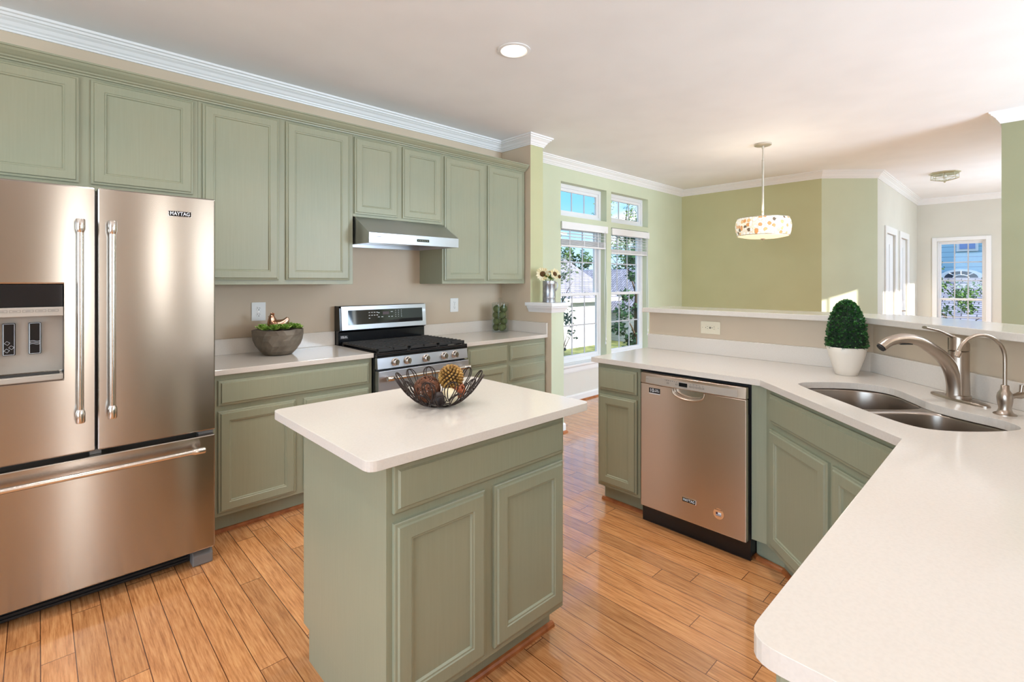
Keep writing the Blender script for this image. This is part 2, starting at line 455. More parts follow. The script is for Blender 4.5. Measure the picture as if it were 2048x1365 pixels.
# column at the end of the kitchen wall, cream towards the kitchen and green towards the nook
mb = MB(); mb.box(3.33, 3.50, 3.2205, Yw, 0, H); 
struct(mb.build('wall_column', wall_green))
struct(MB().box(3.3285, 3.3305, 3.2215, Yw, 0, H).build('wall_column_side', wall_beige))
mb = MB(); mb.box(3.33, 3.50, 2.96, 3.2205, 0, 1.155); struct(mb.build('wall_half', wall_sage))
struct(MB().box(3.3285, 3.3305, 2.961, 3.2215, 0, 1.155).build('wall_half_side', wall_beige))
# nook window wall (openings measured from x = 3.50)
W1 = (4.23, 5.10); W2 = (5.20, 6.07)
ops = []
for a, b in (W1, W2): ops += [(a - 3.5, b - 3.5, .44, 2.07), (a - 3.5, b - 3.5, 2.135, 2.52)]
wall('wall_nook_window', (3.50, Yw), (7.035, Yw), wall_sage, ops, z0=.372, e0=.17, e1=.14)
wall('wall_nook_dado', (3.50, Yw), (7.035, Yw), wall_dado, z1=.372, e0=.17, e1=.14)
wall('wall_nook_back', (7.035, Yw), (7.035, 1.77), wall_green, e1=.0)
wall('wall_nook_diagonal', (7.035, 1.77), (7.52, 1.285), wall_sage)
wall('wall_hall_left', (7.52, 1.285), (10.7, 1.285), wall_cream, [(8.03 - 7.52, 8.68 - 7.52, 0, 2.04), (9.09 - 7.52, 9.70 - 7.52, 0, 2.04)], e1=.14)
wall('wall_hall_back', (10.7, 1.285), (10.7, -1.2), wall_cream, [(1.285 - 1.03, 1.285 - .445, .2, 2.05)], e1=.14)
wall('wall_hall_right', (10.7, -1.2), (5.80, -1.2), wall_cream, [(10.7 - 10.5, 10.7 - 9.69, .3, 2.50), (10.7 - 9.3, 10.7 - 7.9, .7, 2.4), (10.7 - 7.40, 10.7 - 7.16, .3, 2.51), (10.7 - 7.14, 10.7 - 6.75, .3, 2.51)])
struct(MB().box(5.645, 5.80, -3.44, .144, 0, H).build('wall_right', paint('shaded_sage_wall_paint', (146, 146, 114))))  # shade of this wall put into a darker sage colour
wall('wall_south', (5.645, -3.3), (-3, -3.3), wall_beige, [(5.645 - 5.1, 5.645 - 3.5, .5, 2.45), (5.645 - 2.15, 5.645 - 1.75, .5, 2.4), (5.645 - 1.4, 5.645 - 1.24, .5, 2.4), (5.645 - .5, 5.645 - .26, .5, 2.4)], e1=.14)  # narrow slits added for the unseen streak lamps
wall('wall_west', (-3, -3.3), (-3, Yw), wall_beige, [(3.3 - 1.3, 3.3 + 1.9, .5, 2.45)])
# window bars for the unseen windows (they show only in reflections)
mb = MB()
for x in (4.3,): mb.box(x - .02, x + .02, -3.34, -3.31, .5, 2.45)
struct(mb.build('window_5', vinyl))
mb = MB()
for y in (-.5, .3, 1.1): mb.box(-3.04, -3.01, y - .03, y + .03, .5, 2.45)
struct(mb.build('window_6', vinyl))

# crown moulding round the whole room
loop = [(-3, Yw), (3.33, Yw), (3.33, 3.22), (3.50, 3.22), (3.50, Yw), (7.035, Yw), (7.035, 1.77), (7.52, 1.285), (10.7, 1.285), (10.7, -1.2), (5.80, -1.2), (5.80, .144), (5.645, .144), (5.645, -3.3), (-3, -3.3)]
crown = [(-.002, H - .092), (.008, H - .092), (.010, H - .082), (.016, H - .078), (.018, H - .070), (.026, H - .062), (.034, H - .046), (.046, H - .036), (.050, H - .030), (.058, H - .027), (.062, H - .016), (.072, H - .012), (.074, H), (-.002, H)]
struct(sweep(MB(), loop, crown, closed=True).build('trim_1', white_trim))
# baseboards with wooden shoe moulding
bb = [(-.001, 0), (.014, 0), (.014, .072), (.008, .085), (-.001, .088)]
sh = [(.014, 0), (.030, 0), (.028, .008), (.022, .015), (.014, .018)]
for nm, pth in (('baseboard_nook', [(3.33, 2.96), (3.50, 2.96), (3.50, Yw), (7.035, Yw), (7.035, 1.77), (7.52, 1.285), (7.78, 1.285)]), ('baseboard_hall', [(9.88, 1.285), (10.7, 1.285), (10.7, -1.2), (5.80, -1.2), (5.80, .144), (5.645, .144), (5.645, -3.3), (-3, -3.3)])):
    o_ = struct(sweep(MB(), pth, bb).build(nm, white_trim)); sweep(MB(), pth, sh).build('shoe_moulding', shoe_w, o_)

# cap on the half wall
mb = MB(); mb.prism([(3.28, 2.91), (3.545, 2.91), (3.545, 3.2195), (3.33, 3.2195), (3.3275, 3.25), (3.28, 3.25)], 1.165, 1.197)
struct(mb.build('trim_2', white_trim, bevel=.004))
capm = [(.0, 1.108), (.006, 1.108), (.010, 1.118), (.022, 1.14), (.030, 1.150), (.032, 1.165), (.0, 1.165)]
struct(sweep(MB(), [(3.3285, 3.24), (3.3285, 2.96), (3.50, 2.96), (3.50, 3.21)][::1], [(d, z) for d, z in capm]).build('trim_3', white_trim))

# ---- windows of the nook
def sash_window(name, x0, x1, z0, z1, yo, cols, rows_up, rows_low, meet, F=.045, q=.035, th=.05):
    """vinyl window in a wall facing -y; yo = y of the room side of the frame"""
    root = bpy.data.objects.new(name, None); C.objects.link(root); struct(root)
    f = MB()
    f.box(x0, x0 + F, yo, yo + th, z0, z1).box(x1 - F, x1, yo, yo + th, z0, z1).box(x0 + F, x1 - F, yo, yo + th, z1 - F, z1).box(x0 + F, x1 - F, yo, yo + th, z0, z0 + F)
    f.build('window_frame', vinyl, root, bevel=.003)
    def sash(a, b, c, d, y, rows, nm):
        s_ = MB()
        s_.box(a, a + q, y, y + .03, c, d).box(b - q, b, y, y + .03, c, d).box(a + q, b - q, y, y + .03, d - q, d).box(a + q, b - q, y, y + .03, c, c + q)
        ob = s_.build(nm, vinyl, root, bevel=.002)
        g = MB(); g.box(a + q, b - q, y + .013, y + .016, c + q, d - q); g.build('window_pane', pane, ob)
        mu = MB()
        for i in range(1, cols):
            x = a + q + (b - a - 2 * q) * i / cols; mu.box(x - .008, x + .008, y + .006, y + .0125, c + q, d - q)
        for i in range(1, rows):
            z = c + q + (d - c - 2 * q) * i / rows; mu.box(a + q, b - q, y + .0055, y + .0128, z - .008, z + .008)
        mu.build('muntin', bar_grey, ob)
    ix0, ix1, iz0, iz1 = x0 + F, x1 - F, z0 + F, z1 - F
    if meet:
        sash(ix0, ix1, iz0, meet + .02, yo + .004, rows_low, 'lower_sash')
        sash(ix0, ix1, meet - .018, iz1, yo + .036, rows_up, 'upper_sash')
        mb_ = MB()
        for k in (.3, .7):
            xx = ix0 + (ix1 - ix0) * k; mb_.box(xx - .025, xx + .025, yo + .004, yo + .03, meet + .02, meet + .028)
        mb_.build('sash_lock', vinyl, root)
    else: sash(ix0, ix1, iz0, iz1, yo + .012, rows_up, 'sash')
    return root
for i, (a, b) in enumerate((W1, W2)):
    w_ = sash_window('window_%d' % (i * 2 + 1), a, b, .44, 2.07, Yw + .085, 3, 2, 2, 1.235)
    sash_window('window_%d' % (i * 2 + 2), a, b, 2.135, 2.52, Yw + .085, 3, 1, 1, None)
# stool and apron under the pair
mb = MB(); mb.box(4.14, 6.16, Yw - .045, Yw - .0005, .418, .44)
mb.box(4.231, 5.099, Yw - .0005, Yw + .085, .418, .4405); mb.box(5.201, 6.069, Yw - .0005, Yw + .085, .418, .4405)
struct(mb.build('trim_4', white_trim, bevel=.004))
struct(sweep(MB(), [(4.18, Yw), (6.12, Yw)], [(.0005, .345), (.012, .345), (.016, .36), (.018, .40), (.030, .418), (.0005, .418)]).build('trim_5', white_trim))

# blinds, raised
def blind(x0, x1, zv0, zv1, zs0, zs1, slats, label, cord_z):
    root = thing('window_blind', label, 'window blind', ((x0 + x1) / 2, Yw + .0, zv1), 0, 'raised white wood blinds in the nook windows')
    w2 = (x1 - x0) / 2; o0 = zv1
    v = MB(); v.box(-w2 - .002, w2 + .004, -.022, -.006, zv0 - o0, 0).box(-w2 + .004, -w2 + .012, -.006, .06, zv0 - o0, 0).box(w2 - .012, w2 - .004, -.006, .06, zv0 - o0, 0)
    v.build('valance', white_trim, root, bevel=.003)
    MB().box(-w2 + .014, w2 - .014, .005, .055, zv0 + .035 - o0, -.004).build('head_rail', dark_p, root)
    n = 8; hh = (zs1 - zs0 - .018) / n
    for k in range(n):
        z = zs0 + .018 + hh * (k + .5) - o0
        MB().box(-w2 + .014, w2 - .014, .006, .056, z - .0016, z + .0016).build('slat', white_trim, root)
    MB().box(-w2 + .014, w2 - .014, .004, .058, zs0 - o0, zs0 + .017 - o0).build('bottom_rail', white_trim, root, bevel=.003)
    for z in slats: MB().box(-w2 + .014, w2 - .014, .006, .056, z - o0 - .0014, z - o0 + .0014).build('slat', white_trim, root)
    for k in (-.62, .0, .62, .9):
        t_ = MB(); t_.box(k * w2 - .004, k * w2 + .004, .0045, .0055, zs0 - o0, zv0 + .03 - o0); t_.build('ladder_tape', white_trim, root)
    xs = w2 - .07
    for dx, zz in ((0, cord_z), (.018, cord_z + .05)):
        t_ = MB(); t_.tube(smooth_path([(xs + dx, -.026, zv0 - o0 + .02), (xs + dx - .004, -.028, -.5), (xs + dx + .012 * (1 if dx else -1), -.03, -.85), (xs + dx * .4 + .012, -.03, zz - o0 + .03)]), .0022, 6)
        c_ = t_.build('cord', white_trim, root)
        MB().lathe([(.002, .035), (.006, .02), (.008, .0), (.004, -.004)], (xs + dx * .4 + .012, -.03, zz - o0), 10).build('tassel', white_trim, c_, smooth=50)
    return root
blind(W1[0], W1[1], 1.985, 2.068, 1.79, 1.875, (1.91, 1.945), 'raised white wood blind on the window nearer the kitchen wall', .62)
blind(W2[0], W2[1], 1.978, 2.062, 1.742, 1.80, (1.83, 1.87, 1.91, 1.945), 'raised white wood blind on the window nearer the green corner', .66)

# far hall window on x = 10.7 and doors in the hall
root = sash_window('window_7', -.2925, .2925, .2, 2.05, .05, 3, 3, 3, 1.10, .022, .026)
root.location = (10.7, .7375, 0); root.rotation_euler = (0, 0, R(-90))
mb = MB()
mb.box(10.683, 10.6995, 1.03, 1.09, .16, 2.11).box(10.683, 10.6995, .385, .445, .16, 2.11).box(10.683, 10.6995, .445, 1.03, 2.05, 2.11).box(10.67, 10.6995, .385, 1.09, .16, .2)
struct(mb.build('trim_6', white_trim, bevel=.003))
def hall_door(n, x0, x1, handle):
    d = MB(); y = 1.285
    d.box(x0, x1, y + .02, y + .055, 0.005, 2.035)
    for c0, c1 in ((.2, .95), (1.1, 1.9)):
        for a, b in ((x0 + .1, (x0 + x1) / 2 - .04), ((x0 + x1) / 2 + .04, x1 - .1)):
            d.box(a, b, y + .013, y + .02, c0, c1)
    ob = struct(d.build('door_%d' % n, white_trim, bevel=.004))
    c_ = MB(); k = .085
    for a, b, z0_, z1_ in ((x0 - k, x0 + .005, 0, 2.125), (x1 - .005, x1 + k, 0, 2.125), (x0 + .0051, x1 - .0051, 2.035, 2.125)): c_.box(a, b, y - .018, y - .0005, z0_, z1_)
    c_.build('door_casing', white_trim, ob, bevel=.004)
    if handle:
        h_ = MB(); hx = x0 + .06; h_.lathe([(.026, 0), (.026, .008)], (hx, y + .02, .96), 20, 'y'); h_.v = [(a, 2 * (y + .02) - b, c) for a, b, c in h_.v]
        h_.tube([(hx, y + .02, .96), (hx, y - .03, .96), (hx + .02, y - .035, .96), (hx + .12, y - .035, .955)], .009, 8)
        h_.build('door_handle', nickel, ob, smooth=40)
hall_door(1, 8.03, 8.68, False); hall_door(2, 9.09, 9.70, True)

# ---- low wall that carries the bar
barw = [(3.185, 1.888), (3.185, .563), (2.20, -.422), (.62, -.422)]
back = offset_poly(barw, -.14)
struct(MB().prism([(x, y) for x, y in barw] + back[::-1], 0, 1.1735).build('wall_bar', wall_beige))

# ================================================================== CABINETS
def front(mb, x0, x1, z0, z1, panel=True, y=0.):
    """shaker door or slab drawer front, face towards -y, back at y"""
    if panel: prof = [(0, 0), (0, -.011), (.003, -.013), (.010, -.014), (.014, -.020), (.052, -.020), (.055, -.017), (.060, -.0165), (.064, -.010)]
    else: prof = [(0, 0), (0, -.010), (.003, -.012), (.012, -.013), (.017, -.020)]
    rs = [[(x0 + i, y + d, z0 + i), (x1 - i, y + d, z0 + i), (x1 - i, y + d, z1 - i), (x0 + i, y + d, z1 - i)] for i, d in prof]
    return mb.rings(rs, True, True)
def cabinet(label, cat, loc, rz, w, z0, z1, dep, doors=(), drawers=(), toe=True, name='base_cabinet', ends=(0, 0), shoe=True, toeback=0., group=None):
    root = thing(name, label, cat, loc, rz, group); a = loc[2]
    b = MB().box(0, w, 0, dep, z0 - a, z1 - a)
    b.build('body', cab, root, bevel=.0015)
    if toe:
        MB().box(0.001, w - .001, .07, dep - toeback, -a, z0 - a).build('toe_kick', cab, root)
        if shoe:
            s_ = MB(); sweep(s_, [(w + .012 * ends[1], .07 if not ends[1] else .07), (-.012 * ends[0], .07)][::-1], [(0.0005, 0), (.018, 0), (.016, .01), (.010, .016), (0.0005, .018)]); s_.build('shoe_moulding', shoe_w, root)
    for x0, x1, c0, c1 in doors: front(MB(), x0, x1, c0 - a, c1 - a).build('door', cab, root)
    for x0, x1, c0, c1 in drawers: front(MB(), x0, x1, c0 - a, c1 - a, False).build('drawer', cab, root)
    return root
CT = .884
# left run
cabinet('sage green base cabinet beside the refrigerator, one wide drawer over two doors', 'cabinet', (.66, 3.03, 0), 0, .947, .114, CT, .588,
        [(.04, .447, .135, .685), (.496, .921, .135, .685)], [(.04, .921, .715, .853)])
cabinet('sage green base cabinet right of the range with one drawer over one door', 'cabinet', (2.385, 3.03, 0), 0, .474, .114, CT, .588,
        [(.035, .455, .135, .69)], [(.035, .455, .715, .86)])
cabinet('sage green base cabinet with a stack of drawers against the end wall', 'cabinet', (2.8595, 3.03, 0), 0, .466, .114, CT, .588,
        [], [(.018, .448, .72, .847), (.018, .448, .55, .678), (.018, .448, .345, .52), (.018, .448, .135, .315)])
# uppers
Z0, Z1 = 1.371, 2.45
def upper(label, x0, x1, z0, doors):
    return cabinet(label, 'cabinet', (x0, 3.29, z0), 0, x1 - x0, z0, Z1 - .004, .328, [(a - x0, b - x0, c, d) for a, b, c, d in doors], toe=False, name='wall_cabinet')
upper('short sage green wall cabinet above the refrigerator with two wide doors', -.32, .660, 1.852, [(-.285, .147, 1.884, 2.412), (.192, .636, 1.884, 2.412)])
upper('tall sage green wall cabinet with two doors between refrigerator and range hood', .6605, 1.600, Z0, [(.682, 1.100, 1.400, 2.416), (1.143, 1.570, 1.400, 2.416)])
upper('short sage green wall cabinet directly above the range hood', 1.6005, 2.368, 1.8505, [(1.608, 1.951, 1.870, 2.412), (1.996, 2.348, 1.870, 2.412)])
upper('tall sage green wall cabinet at the right end of the run, above the glass jar', 2.3685, 3.320, Z0, [(2.386, 2.814, 1.398, 2.410), (2.850, 3.279, 1.398, 2.410)])
cm = [(-.001, 2.425), (.010, 2.425), (.012, 2.432), (.022, 2.436), (.024, 2.442), (.034, 2.448), (.050, 2.462), (.056, 2.472), (.062, 2.474), (.062, 2.482), (-.001, 2.482)]
tag(sweep(MB(), [(-.34, 3.2885), (3.321, 3.2885)], cm).build('crown_moulding', cab), 'sage green crown moulding along the top of the wall cabinets', 'moulding')
# island
isl = cabinet('freestanding sage green island cabinet with one wide drawer over two doors', 'cabinet', (.715, 1.265, 0), 0, .775, .114, CT, .605,
              [(.020, .363, .140, .694), (.405, .762, .140, .694)], [(.020, .765, .722, .860)], toeback=.05, ends=(0, 1))
# peninsula: faces -x
cabinet('narrow sage green base cabinet left of the dishwasher with a drawer over a door', 'cabinet', (2.55, 1.872, 0), R(-90), .302, .114, CT, .60,
        [(.014, .284, .135, .69)], [(.014, .284, .718, .856)], ends=(1, 0))
def loc_diag(s_): return (2.55 - s_ * .70711, .875 - s_ * .70711)
root = thing('base_cabinet', 'sage green corner sink cabinet with a false drawer front over two doors', 'cabinet', (2.55, .875, 0), R(-135))
mb = MB(); L_ = .905
front_pts = [(0, 0), (L_, 0), (L_, .30), (.72, .86), (.2, .86), (-.38, .32), (-.049, -.049)]
mb.prism([(0, 0), (L_, 0), (L_ + .001, .28), (.60, .655), (.28, .655), (-.20, .24), (-.049, -.049)], .114, .66)
mb.box(0, L_, 0, .018, .66, CT).prism([(0, 0), (0.0, .018), (-.049, -.031), (-.049, -.049)][::-1], .66, CT)
mb.build('body', cab, root)
MB().prism([(.03, .07), (L_ - .03, .07), (L_ - .05, .4), (.05, .4), (-.09, .02), (-.10, -.0)], 0, .114).build('toe_kick', cab, root)
sweep(MB(), [(-.10, .001), (-.075, -.001), (.03, .07), (.875, .07)], [(0.0005, 0), (.018, 0), (.016, .01), (.010, .016), (0.0005, .018)]).build('shoe_moulding', shoe_w, root)
front(MB(), .050, .855, .722, .857, False).build('drawer', cab, root)
front(MB(), .050, .498, .140, .692).build('door', cab, root)
front(MB(), .526, .855, .140, .692).build('door', cab, root)
cabinet('sage green base cabinet under the near end of the sink counter', 'cabinet', (1.905, .235, 0), R(180), 1.17, .114, CT, .60,
        [(.03, .56, .14, .69), (.60, 1.14, .14, .69)], [(.03, 1.14, .722, .857)])

# ---- countertops
def counter(label, outline, rad, z0, z1, name='countertop', holes=(), bevel=.003):
    o_ = slab(round_poly(outline, rad), list(holes), z0, z1, name, quartz, None, bevel)
    return tag(o_, label, 'countertop')
TOP = .914
def splash(parent, pts, th=.02, h=.102):
    out = offset_poly(pts, th)
    return MB().prism([tuple(p) for p in (pts + out[::-1])][::-1], TOP, TOP + h).build('backsplash', quartz, parent, bevel=.002)
c1 = counter('white quartz countertop left of the range carrying the grey bowl', [(.645, 3.0), (1.608, 3.0), (1.608, 3.618), (.645, 3.618)], 0, CT, TOP)
splash(c1, [(.645, 3.618), (1.608, 3.618)])
c2 = counter('white quartz countertop right of the range carrying the glass jar', [(2.382, 3.0), (3.326, 3.0), (3.326, 3.618), (2.382, 3.618)], 0, CT, TOP)
splash(c2, [(2.382, 3.618), (3.327, 3.618), (3.327, 3.0)])
counter('white quartz top of the kitchen island with rounded corners', [(.625, 1.195), (1.575, 1.195), (1.575, 1.935), (.625, 1.935)], .035, CT, TOP, bevel=.006)
# sink cut-out, in n (depth) / t (along) coordinates of the 45 degree corner
def nt_(n, t): return ((t + n) * .70711, (t - n) * .70711)
sink_nt = [(1.27, 2.25), (1.30, 2.345), (1.42, 2.37), (1.57, 2.345), (1.645, 2.25), (1.625, 2.10), (1.597, 1.97), (1.61, 1.85), (1.645, 1.72), (1.61, 1.63), (1.50, 1.60), (1.37, 1.60), (1.295, 1.64), (1.27, 1.75), (1.268, 1.97)]
hole = smooth_loop([nt_(n, t) for n, t in sink_nt], 5)
out = [(2.52, 1.905), (2.52, .895), (1.888, .263), (.685, .263), (.685, -.42), (2.201, -.42), (3.183, .562), (3.183, 1.905)]
c3 = counter('white quartz countertop of the peninsula with the sink cut-out', out[::-1], [0, 0, 0, .05, .05, 0, 0, 0][::1] if False else [0, 0, 0, 0, .045, 0, 0, 0], CT, TOP, holes=[hole], bevel=.004)
sp_ = MB(); q0 = [(3.183, 1.888), (3.183, .563), (2.20, -.420), (.62, -.420)]; q1 = offset_poly(q0, .02)
sp_.prism((q0 + q1[::-1]), TOP, TOP + .102).build('backsplash', quartz, c3, bevel=.002)
barc = [(3.09, 1.890), (3.09, .590), (2.115, -.385), (.62, -.385)]; barb = offset_poly(barc, -.37)
o_ = slab([tuple(p) for p in barc] + [tuple(p) for p in barb[::-1]], [], 1.174, 1.205, 'bar_top', quartz, None, .003)
tag(o_, 'long raised white quartz bar top behind the sink', 'countertop')

# ================================================================== REFRIGERATOR
fr = thing('refrigerator', 'stainless steel french door refrigerator with ice dispenser and bottom freezer', 'refrigerator', (.18, 3.2, 0))
Y = lambda y: y - 3.2
b = MB().box(-.446, .446, Y(2.862), Y(3.58), .03, 1.775); b.build('case', grey_p, fr, bevel=.004)
def dblock(x0, x1, z0, z1, hole=None):
    m_ = MB(); y0, y1 = Y(2.772), Y(2.855)
    if not hole: m_.box(x0, x1, y0, y1, z0, z1); return m_
    a, b, c, d = hole; yd = Y(2.842)
    V = [(x0, y0, z0), (x1, y0, z0), (x1, y0, z1), (x0, y0, z1), (a, y0, c), (b, y0, c), (b, y0, d), (a, y0, d), (x0, y1, z0), (x1, y1, z0), (x1, y1, z1), (x0, y1, z1), (a, yd, c), (b, yd, c), (b, yd, d), (a, yd, d)]
    Fc = [(0, 1, 5, 4), (1, 2, 6, 5), (2, 3, 7, 6), (3, 0, 4, 7), (1, 0, 8, 9), (2, 1, 9, 10), (3, 2, 10, 11), (0, 3, 11, 8), (8, 11, 10, 9), (4, 5, 13, 12), (5, 6, 14, 13), (6, 7, 15, 14), (7, 4, 12, 15), (12, 13, 14, 15)]
    return m_.add(V, Fc)
DX0, DX1, DZ0, DZ1 = -.352, -.104, .985, 1.379
ld = dblock(-.450, -.004, .662, 1.795, (DX0, DX1, DZ0, DZ1)).build('door', steel_f, fr, bevel=.006)
rd = dblock(.004, .450, .662, 1.795).build('door', steel_f, fr, bevel=.006)
fz = dblock(-.450, .450, .085, .640).build('freezer_drawer', steel_f, fr, bevel=.006)
y0 = Y(2.772)
# dispenser
dp = MB().box(DX0 + .001, DX1 - .001, y0 + .002, y0 + .03, 1.287, DZ1 - .001).build('display', black_g, ld, bevel=.002)
MB().box(DX0 + .001, DX1 - .001, y0 - .004, y0 + .03, 1.249, 1.286).build('button_strip', panel_p, ld, bevel=.002)
pr = MB()
for k in range(6):
    x = DX0 + .016 + k * .037; w_ = .031
    for a, b, c, d in ((x, x + w_, 1.2755, 1.2763), (x, x + w_, 1.2665, 1.2673), (x, x + .0008, 1.2665, 1.2763), (x + w_ - .0008, x + w_, 1.2665, 1.2763), (x + .008, x + .022, 1.2706, 1.2718)): pr.box(a, b, y0 - .0046, y0 - .0038, c, d)
pr.build('button_print', grey_ink, ld)
MB().box(DX0 + .001, DX1 - .001, y0 + .068, y0 + .0695, 1.016, 1.249).build('cavity_back', panel_p, ld)
tr = MB(); tr.box(DX0 + .001, DX1 - .001, y0 - .012, y0 + .064, DZ0 + .001, 1.010); tr.build('drip_tray', panel_p, ld, bevel=.004)
MB().box(DX0 + .012, DX1 - .012, y0 + .004, y0 + .060, 1.0101, 1.013).build('tray_grille', dark_p, ld)
for x0, x1, kind in ((-.284, -.246, 'ice'), (-.209, -.171, 'water')):
    pd = MB(); pd.box(x0, x1, y0 + .052, y0 + .060, 1.092, 1.222); pb = pd.build('paddle', black_g, ld, bevel=.003)
    pr = MB(); yy = y0 + .0508
    for a, b, c, d in ((x0 + .003, x1 - .003, 1.2185, 1.2197), (x0 + .003, x1 - .003, 1.0945, 1.0957), (x0 + .003, x0 + .0042, 1.0945, 1.2197), (x1 - .0042, x1 - .003, 1.0945, 1.2197)): pr.box(a, b, yy, yy + .001, c, d)
    xc = (x0 + x1) / 2
    if kind == 'ice':
        for cx, cz in ((xc - .005, 1.142), (xc + .007, 1.124), (xc - .006, 1.112)):
            q = [(cx - .008, yy, cz), (cx - .001, yy, cz + .008), (cx + .008, yy, cz + .001), (cx + .001, yy, cz - .008)]
            pr.tube(q, .0007, 4, True)
    else:
        for dz in (0, .006, .012):
            pr.tube([(x0 + .004 + (x1 - x0 - .008) * i / 12, yy, 1.134 + dz + .0018 * math.sin(i / 12 * 2 * PI)) for i in range(13)], .0007, 4)
    pr.build('paddle_print', ink, pb)
def bar_handle(parent, p, q, r_=.0115, off=.055, name='handle'):
    p = Vector(p); q = Vector(q); t = (q - p).normalized(); h = MB()
    h.tube([p + t * .04, q - t * .04], r_, 16); n1 = len(h.v)
    for a, s_ in ((p, 1), (q, -1)):
        h.tube([a, a + t * s_ * .004, a + t * s_ * .044, a + t * s_ * .052, a + t * s_ * .056], [r_ * 1.2, r_ * 1.38, r_ * 1.38, r_ * 1.12, r_], 16)
        c_ = a + t * s_ * .03; h.tube([c_, c_ + Vector((0, off, 0))], r_ * .85, 10)
    return h.build(name, steel_h, parent, smooth=40)
bar_handle(ld, (-.054, y0 - .056, 1.650), (-.054, y0 - .056, .803))
bar_handle(rd, (.050, y0 - .056, 1.650), (.050, y0 - .056, .803))
bar_handle(fz, (-.395, y0 - .056, .586), (.395, y0 - .056, .586))
def badge(parent, xc, zc, w_, h_, y, t_='MAYTAG', sz=.02):
    MB().box(xc - w_ / 2, xc + w_ / 2, y - .003, y, zc - h_ / 2, zc + h_ / 2).build('badge_frame', chrome, parent, bevel=.001)
    MB().box(xc - w_ / 2 + .0028, xc + w_ / 2 - .0028, y - .0036, y - .0028, zc - h_ / 2 + .0028, zc + h_ / 2 - .0028).build('badge', black_g, parent)
    text(t_, sz, ink, parent, Matrix.Translation((xc, y - .0039, zc)) @ FRONT, 'lettering', .0004, sx=.84)
badge(rd, .303, 1.709, .094, .029, y0, sz=.0235)
g = MB(); g.box(-.44, .36, Y(2.86), Y(2.90), .012, .082)
for k in range(4): g.box(-.42, .35, Y(2.852), Y(2.86), .02 + k * .015, .026 + k * .015)
g.build('toe_grille', dark_p, fr)
for sx in (-1, 1):
    ft = MB(); ft.prism_yz([(Y(2.80), .0), (Y(2.96), .0), (Y(2.96), .078), (Y(2.84), .078), (Y(2.80), .05)], (.36 if sx > 0 else -.447), (.447 if sx > 0 else -.36)); ft.build('foot', grey_p, fr, bevel=.006)
MB().box(.385, .448, Y(2.80), Y(2.856), .6405, .6615).build('hinge', grey_p, fr, bevel=.002)
MB().box(-.02, .02, Y(2.80), Y(2.855), .6405, .6615).build('hinge', grey_p, fr, bevel=.002)

# ================================================================== RANGE
rg = thing('range', 'stainless steel gas range with black cooktop, five knobs and back control panel', 'stove', (1.99, 3.28, 0))
w2 = .378; Yr = lambda y: y - 3.28
MB().box(-w2, w2, Yr(2.995), Yr(3.600), .02, .880).build('body', black_e, rg, bevel=.003)
ct_ = MB(); ct_.box(-w2 + .0, w2, Yr(2.962), Yr(3.56), .881, .905)
ct_.box(-w2, w2, Yr(2.962), Yr(2.985), .905, .915).box(-w2, -w2 + .014, Yr(2.985), Yr(3.53), .905, .915).box(w2 - .014, w2, Yr(2.985), Yr(3.53), .905, .915)
ct_.build('cooktop', black_e, rg, bevel=.004)
for bx_, by_, r_ in ((-.24, 3.12, .045), (-.24, 3.38, .036), (0, 3.25, .05), (.24, 3.12, .045), (.24, 3.38, .036)):
    MB().lathe([(r_ + .012, 0), (r_ + .012, .008), (r_, .010), (r_, .020), (r_ * .9, .024)], (bx_, Yr(by_), .905), 24).build('burner', iron, rg, smooth=40)
for gi, (g0, g1) in enumerate(((-.366, -.124), (-.121, .121), (.124, .366))):
    gm = MB(); z0, z1 = .926, .940; ya, yb = 2.985, 3.515
    gm.box(g0, g1, Yr(ya), Yr(ya + .014), z0 - .006, z1).box(g0, g1, Yr(yb - .014), Yr(yb), z0, z1).box(g0, g0 + .012, Yr(ya), Yr(yb), z0, z1).box(g1 - .012, g1, Yr(ya), Yr(yb), z0, z1)
    gm.box((g0 + g1) / 2 - .006, (g0 + g1) / 2 + .006, Yr(ya), Yr(yb), z0, z1)
    for k in range(1, 11):
        yy = ya + (yb - ya) * k / 11; gm.box(g0, g1, Yr(yy) - .004, Yr(yy) + .004, z0 + .002, z1 + .003)
    for xx in (g0, g1 - .012):
        for yy in (ya, yb - .014): gm.box(xx, xx + .012, Yr(yy), Yr(yy) + .012, .905, z0)
    gm.build('grate', iron, rg, bevel=.0015)
# front: control panel, door, drawer
MB().prism_yz([(Yr(2.957), .808), (Yr(2.995), .808), (Yr(2.995), .8815), (Yr(2.966), .8815)], -w2, w2).build('control_panel', steel_l, rg, bevel=.002)
kx = (-.247, -.152, 0, .158, .255)
for i, x in enumerate(kx):
    k_ = MB(); yy = Yr(2.962); n0 = 0
    k_.lathe([(.027, 0), (.027, -.005), (.024, -.007), (.0215, -.008), (.020, -.028), (.017, -.031)], (x, yy, .847), 24, 'y')
    k_.box(x - .005, x + .005, yy - .040, yy - .028, .847 - .019, .847 + .019)
    k_.build('knob', steel_h, rg, smooth=35)
dr = MB(); dr.box(-w2, w2, Yr(2.945), Yr(2.993), .215, .796); od = dr.build('oven_door', steel_l, rg, bevel=.004)
MB().box(-.27, .27, Yr(2.942), Yr(2.946), .33, .655).build('oven_window', black_g, od, bevel=.001)
bar_handle(od, (-.345, Yr(2.89), .752), (.345, Yr(2.89), .752), .0125, .056)
MB().box(-w2, w2, Yr(2.950), Yr(2.993), .06, .208).build('storage_drawer', steel_l, rg, bevel=.004)
MB().box(-w2 + .01, w2 - .01, Yr(3.01), Yr(3.03), 0, .06).build('toe_kick', dark_p, rg)
